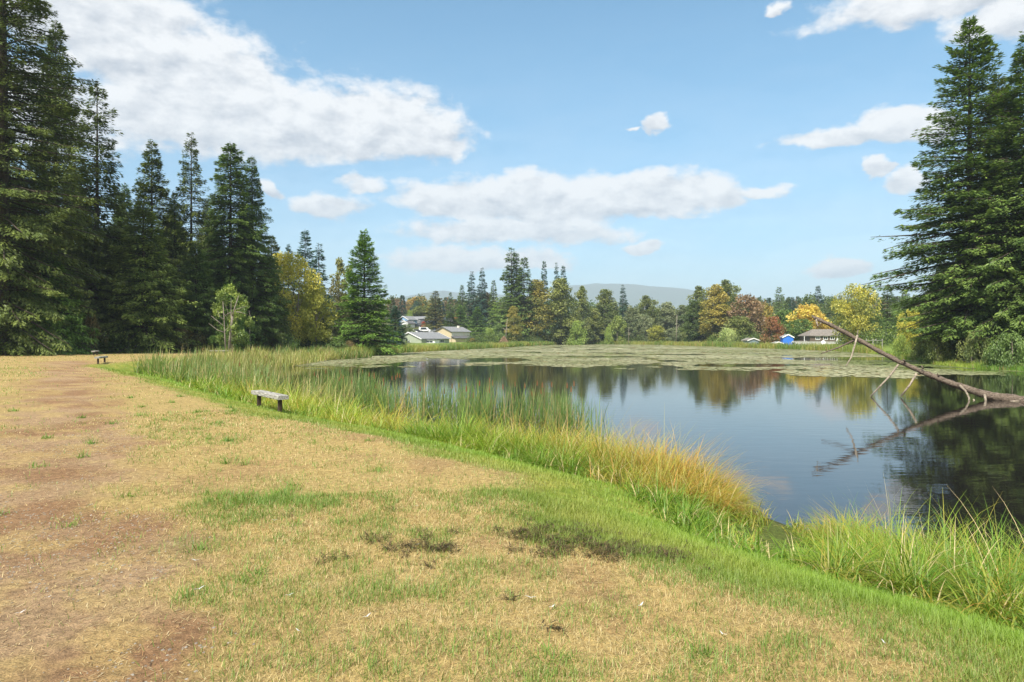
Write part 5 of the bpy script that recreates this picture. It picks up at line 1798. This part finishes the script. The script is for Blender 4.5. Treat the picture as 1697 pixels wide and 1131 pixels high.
for i in range(2):
    m = MB()
    for j in range(12):
        m.box(-1.9 + j * .32, -1.63 + j * .32, -.7, .7, .55, .62)
    if i == 0:
        m.build("deck", M_WOODGREY, dk)
for sx in (-1.7, 1.7):
    for sy in (-.6, .6):
        m = MB(); m.tube([(sx, sy, -2.2), (sx, sy, .9)], [.08, .08], 7); m.build("post", M_WOODGREY, dk)
bt = empty("rowing_boat", ((1472 - PX0) / FPX * 142, 142, zg((1472 - PX0) / FPX * 142, 142) + .2), R(-25))
bt.scale = (1.35, 1.35, 1.5)
tag(bt, "dark brown upturned boat with a white stripe beside the dock", "boat")
V, F = [], []
for i in range(9):
    t = i / 8 * 2 - 1
    wv = .62 * (1 - abs(t) ** 2.6) + .02
    for k in range(7):
        a = math.pi * k / 6
        V.append((t * 1.15, math.cos(a) * wv, .45 + math.sin(a) * .55 * (1 - .35 * t * t) + .28 * t))
for i in range(8):
    for k in range(6):
        F.append((i * 7 + k, i * 7 + k + 1, (i + 1) * 7 + k + 1, (i + 1) * 7 + k))
me = bpy.data.meshes.new("hull"); me.from_pydata(V, [], F); me.update()
ho = link("hull", me, M_HULL, bt); so = ho.modifiers.new("solid", 'SOLIDIFY'); so.thickness = .05
m = MB(); m.tube([(-1.1, -.30, .25), (0, -.66, .47), (1.1, -.30, .72)], [.045, .05, .045], 6); m.build("gunwale", M_WHITE, bt, True)
m = MB(); m.box(-.9, -.7, -.5, .5, -.3, .42); m.box(.7, .9, -.5, .5, -.3, .72); m.build("trestle", M_WOODGREY, bt)
ub = empty("patio_umbrella", ((1603 - PX0) / FPX * 82, 82, zg((1603 - PX0) / FPX * 82, 82)))
tag(ub, "small teal patio umbrella under the bank firs", "umbrella")
m = MB(); m.tube([(0, 0, -.2), (0, 0, 1.75)], [.025, .025], 6); m.build("pole", M_WHITE, ub)
m = MB()
K = 8
m.add([(math.cos(6.283 * k / K) * (.42 if k % 2 else .38), math.sin(6.283 * k / K) * (.42 if k % 2 else .38), 1.1 + .05 * (k % 2)) for k in range(K)] + [(0, 0, 1.72)], [(k, (k + 1) % K, K) for k in range(K)])
uc = m.build("canopy", M_TEALC, ub); so = uc.modifiers.new("solid", 'SOLIDIFY'); so.thickness = .02


def car(name, label, px, d, rz, mat, Ln=4.5, Hh=1.5, van=False, group=None):
    x = (px - PX0) / FPX * d
    t = empty(name, (x, d, zg(x, d)), rz)
    tag(t, label, "car", group)
    a = Ln / 2
    body = [(-a, .35), (a, .35), (a, .8), (a - .1, .92), (a * .52, 1.0), (a * .2, Hh), (-a * .62, Hh), (-a * .92, 1.0), (-a, .92)] if not van else \
           [(-a, .35), (a, .35), (a, .85), (a - .15, 1.0), (a * .72, 1.15), (a * .48, Hh), (-a * .93, Hh), (-a, Hh - .15)]
    m = MB(); m.prism(body, -.85, .85); m.build("body", mat, t, bevel=.06)
    g = MB()
    for sy in (-1, 1):
        y0, y1 = sorted((sy * .853, sy * .87))
        g.prism([(-a * .75, 1.0), (a * .42, 1.0), (a * .18, Hh - .12), (-a * .58, Hh - .12)], y0, y1)
    g.build("windows", M_GLASS, t)
    for sx in (-.62, .62):
        for sy in (-1, 1):
            w = MB(); w.tube([(sx * a, sy * .70, .33), (sx * a, sy * .88, .33)], [.33, .33], 14)
            wo = w.build("wheel", M_TYRE, t, True)
            h = MB(); h.tube([(sx * a, sy * .883, .33), (sx * a, sy * .90, .33)], [.19, .19], 10); h.build("rim", M_CARSILVER, wo)
    return t


car("parked_car", "white van parked on the street above the sage green house", 704, 292, R(4), M_CARWHITE, 5.0, 2.0, True)
car("parked_car", "black car parked just in front of the white van", 692, 288, R(6), M_CARDARK, 4.6, 1.55)
car("parked_car", "white car parked by the trees at the street's near end", 684, 286, R(-4), M_CARWHITE, 4.3, 1.5)
car("parked_car", "silver car parked between the white van and grey house", 719, 286, R(10), M_CARSILVER, 4.4, 1.55)
car("parked_car", "blue car parked behind the silver car", 726, 294, R(10), M_CARBLUE, 4.2, 1.5)
car("parked_car", "dark pickup parked before the charcoal house up the slope", 690, 322, R(3), M_CARDARK, 4.9, 1.7)

# ------------------------------------------------------------------ haze
def build_haze():
    mb = MB()
    mb.box(-6200, 7000, -150, 7600, -2.5, 500)
    m, nt = new_mat("air")
    out = nd(nt, 'ShaderNodeOutputMaterial')
    v = nd(nt, 'ShaderNodeVolumePrincipled')
    v.inputs['Color'].default_value = (.74, .88, 1.0, 1)
    v.inputs['Density'].default_value = .00021
    nt.links.new(v.outputs[0], out.inputs['Volume'])
    o = mb.build("haze", m)
    tag(o, "thin pale haze over the pond and woods", "haze", kind='stuff')


HAZE = True
if HAZE:
    build_haze()
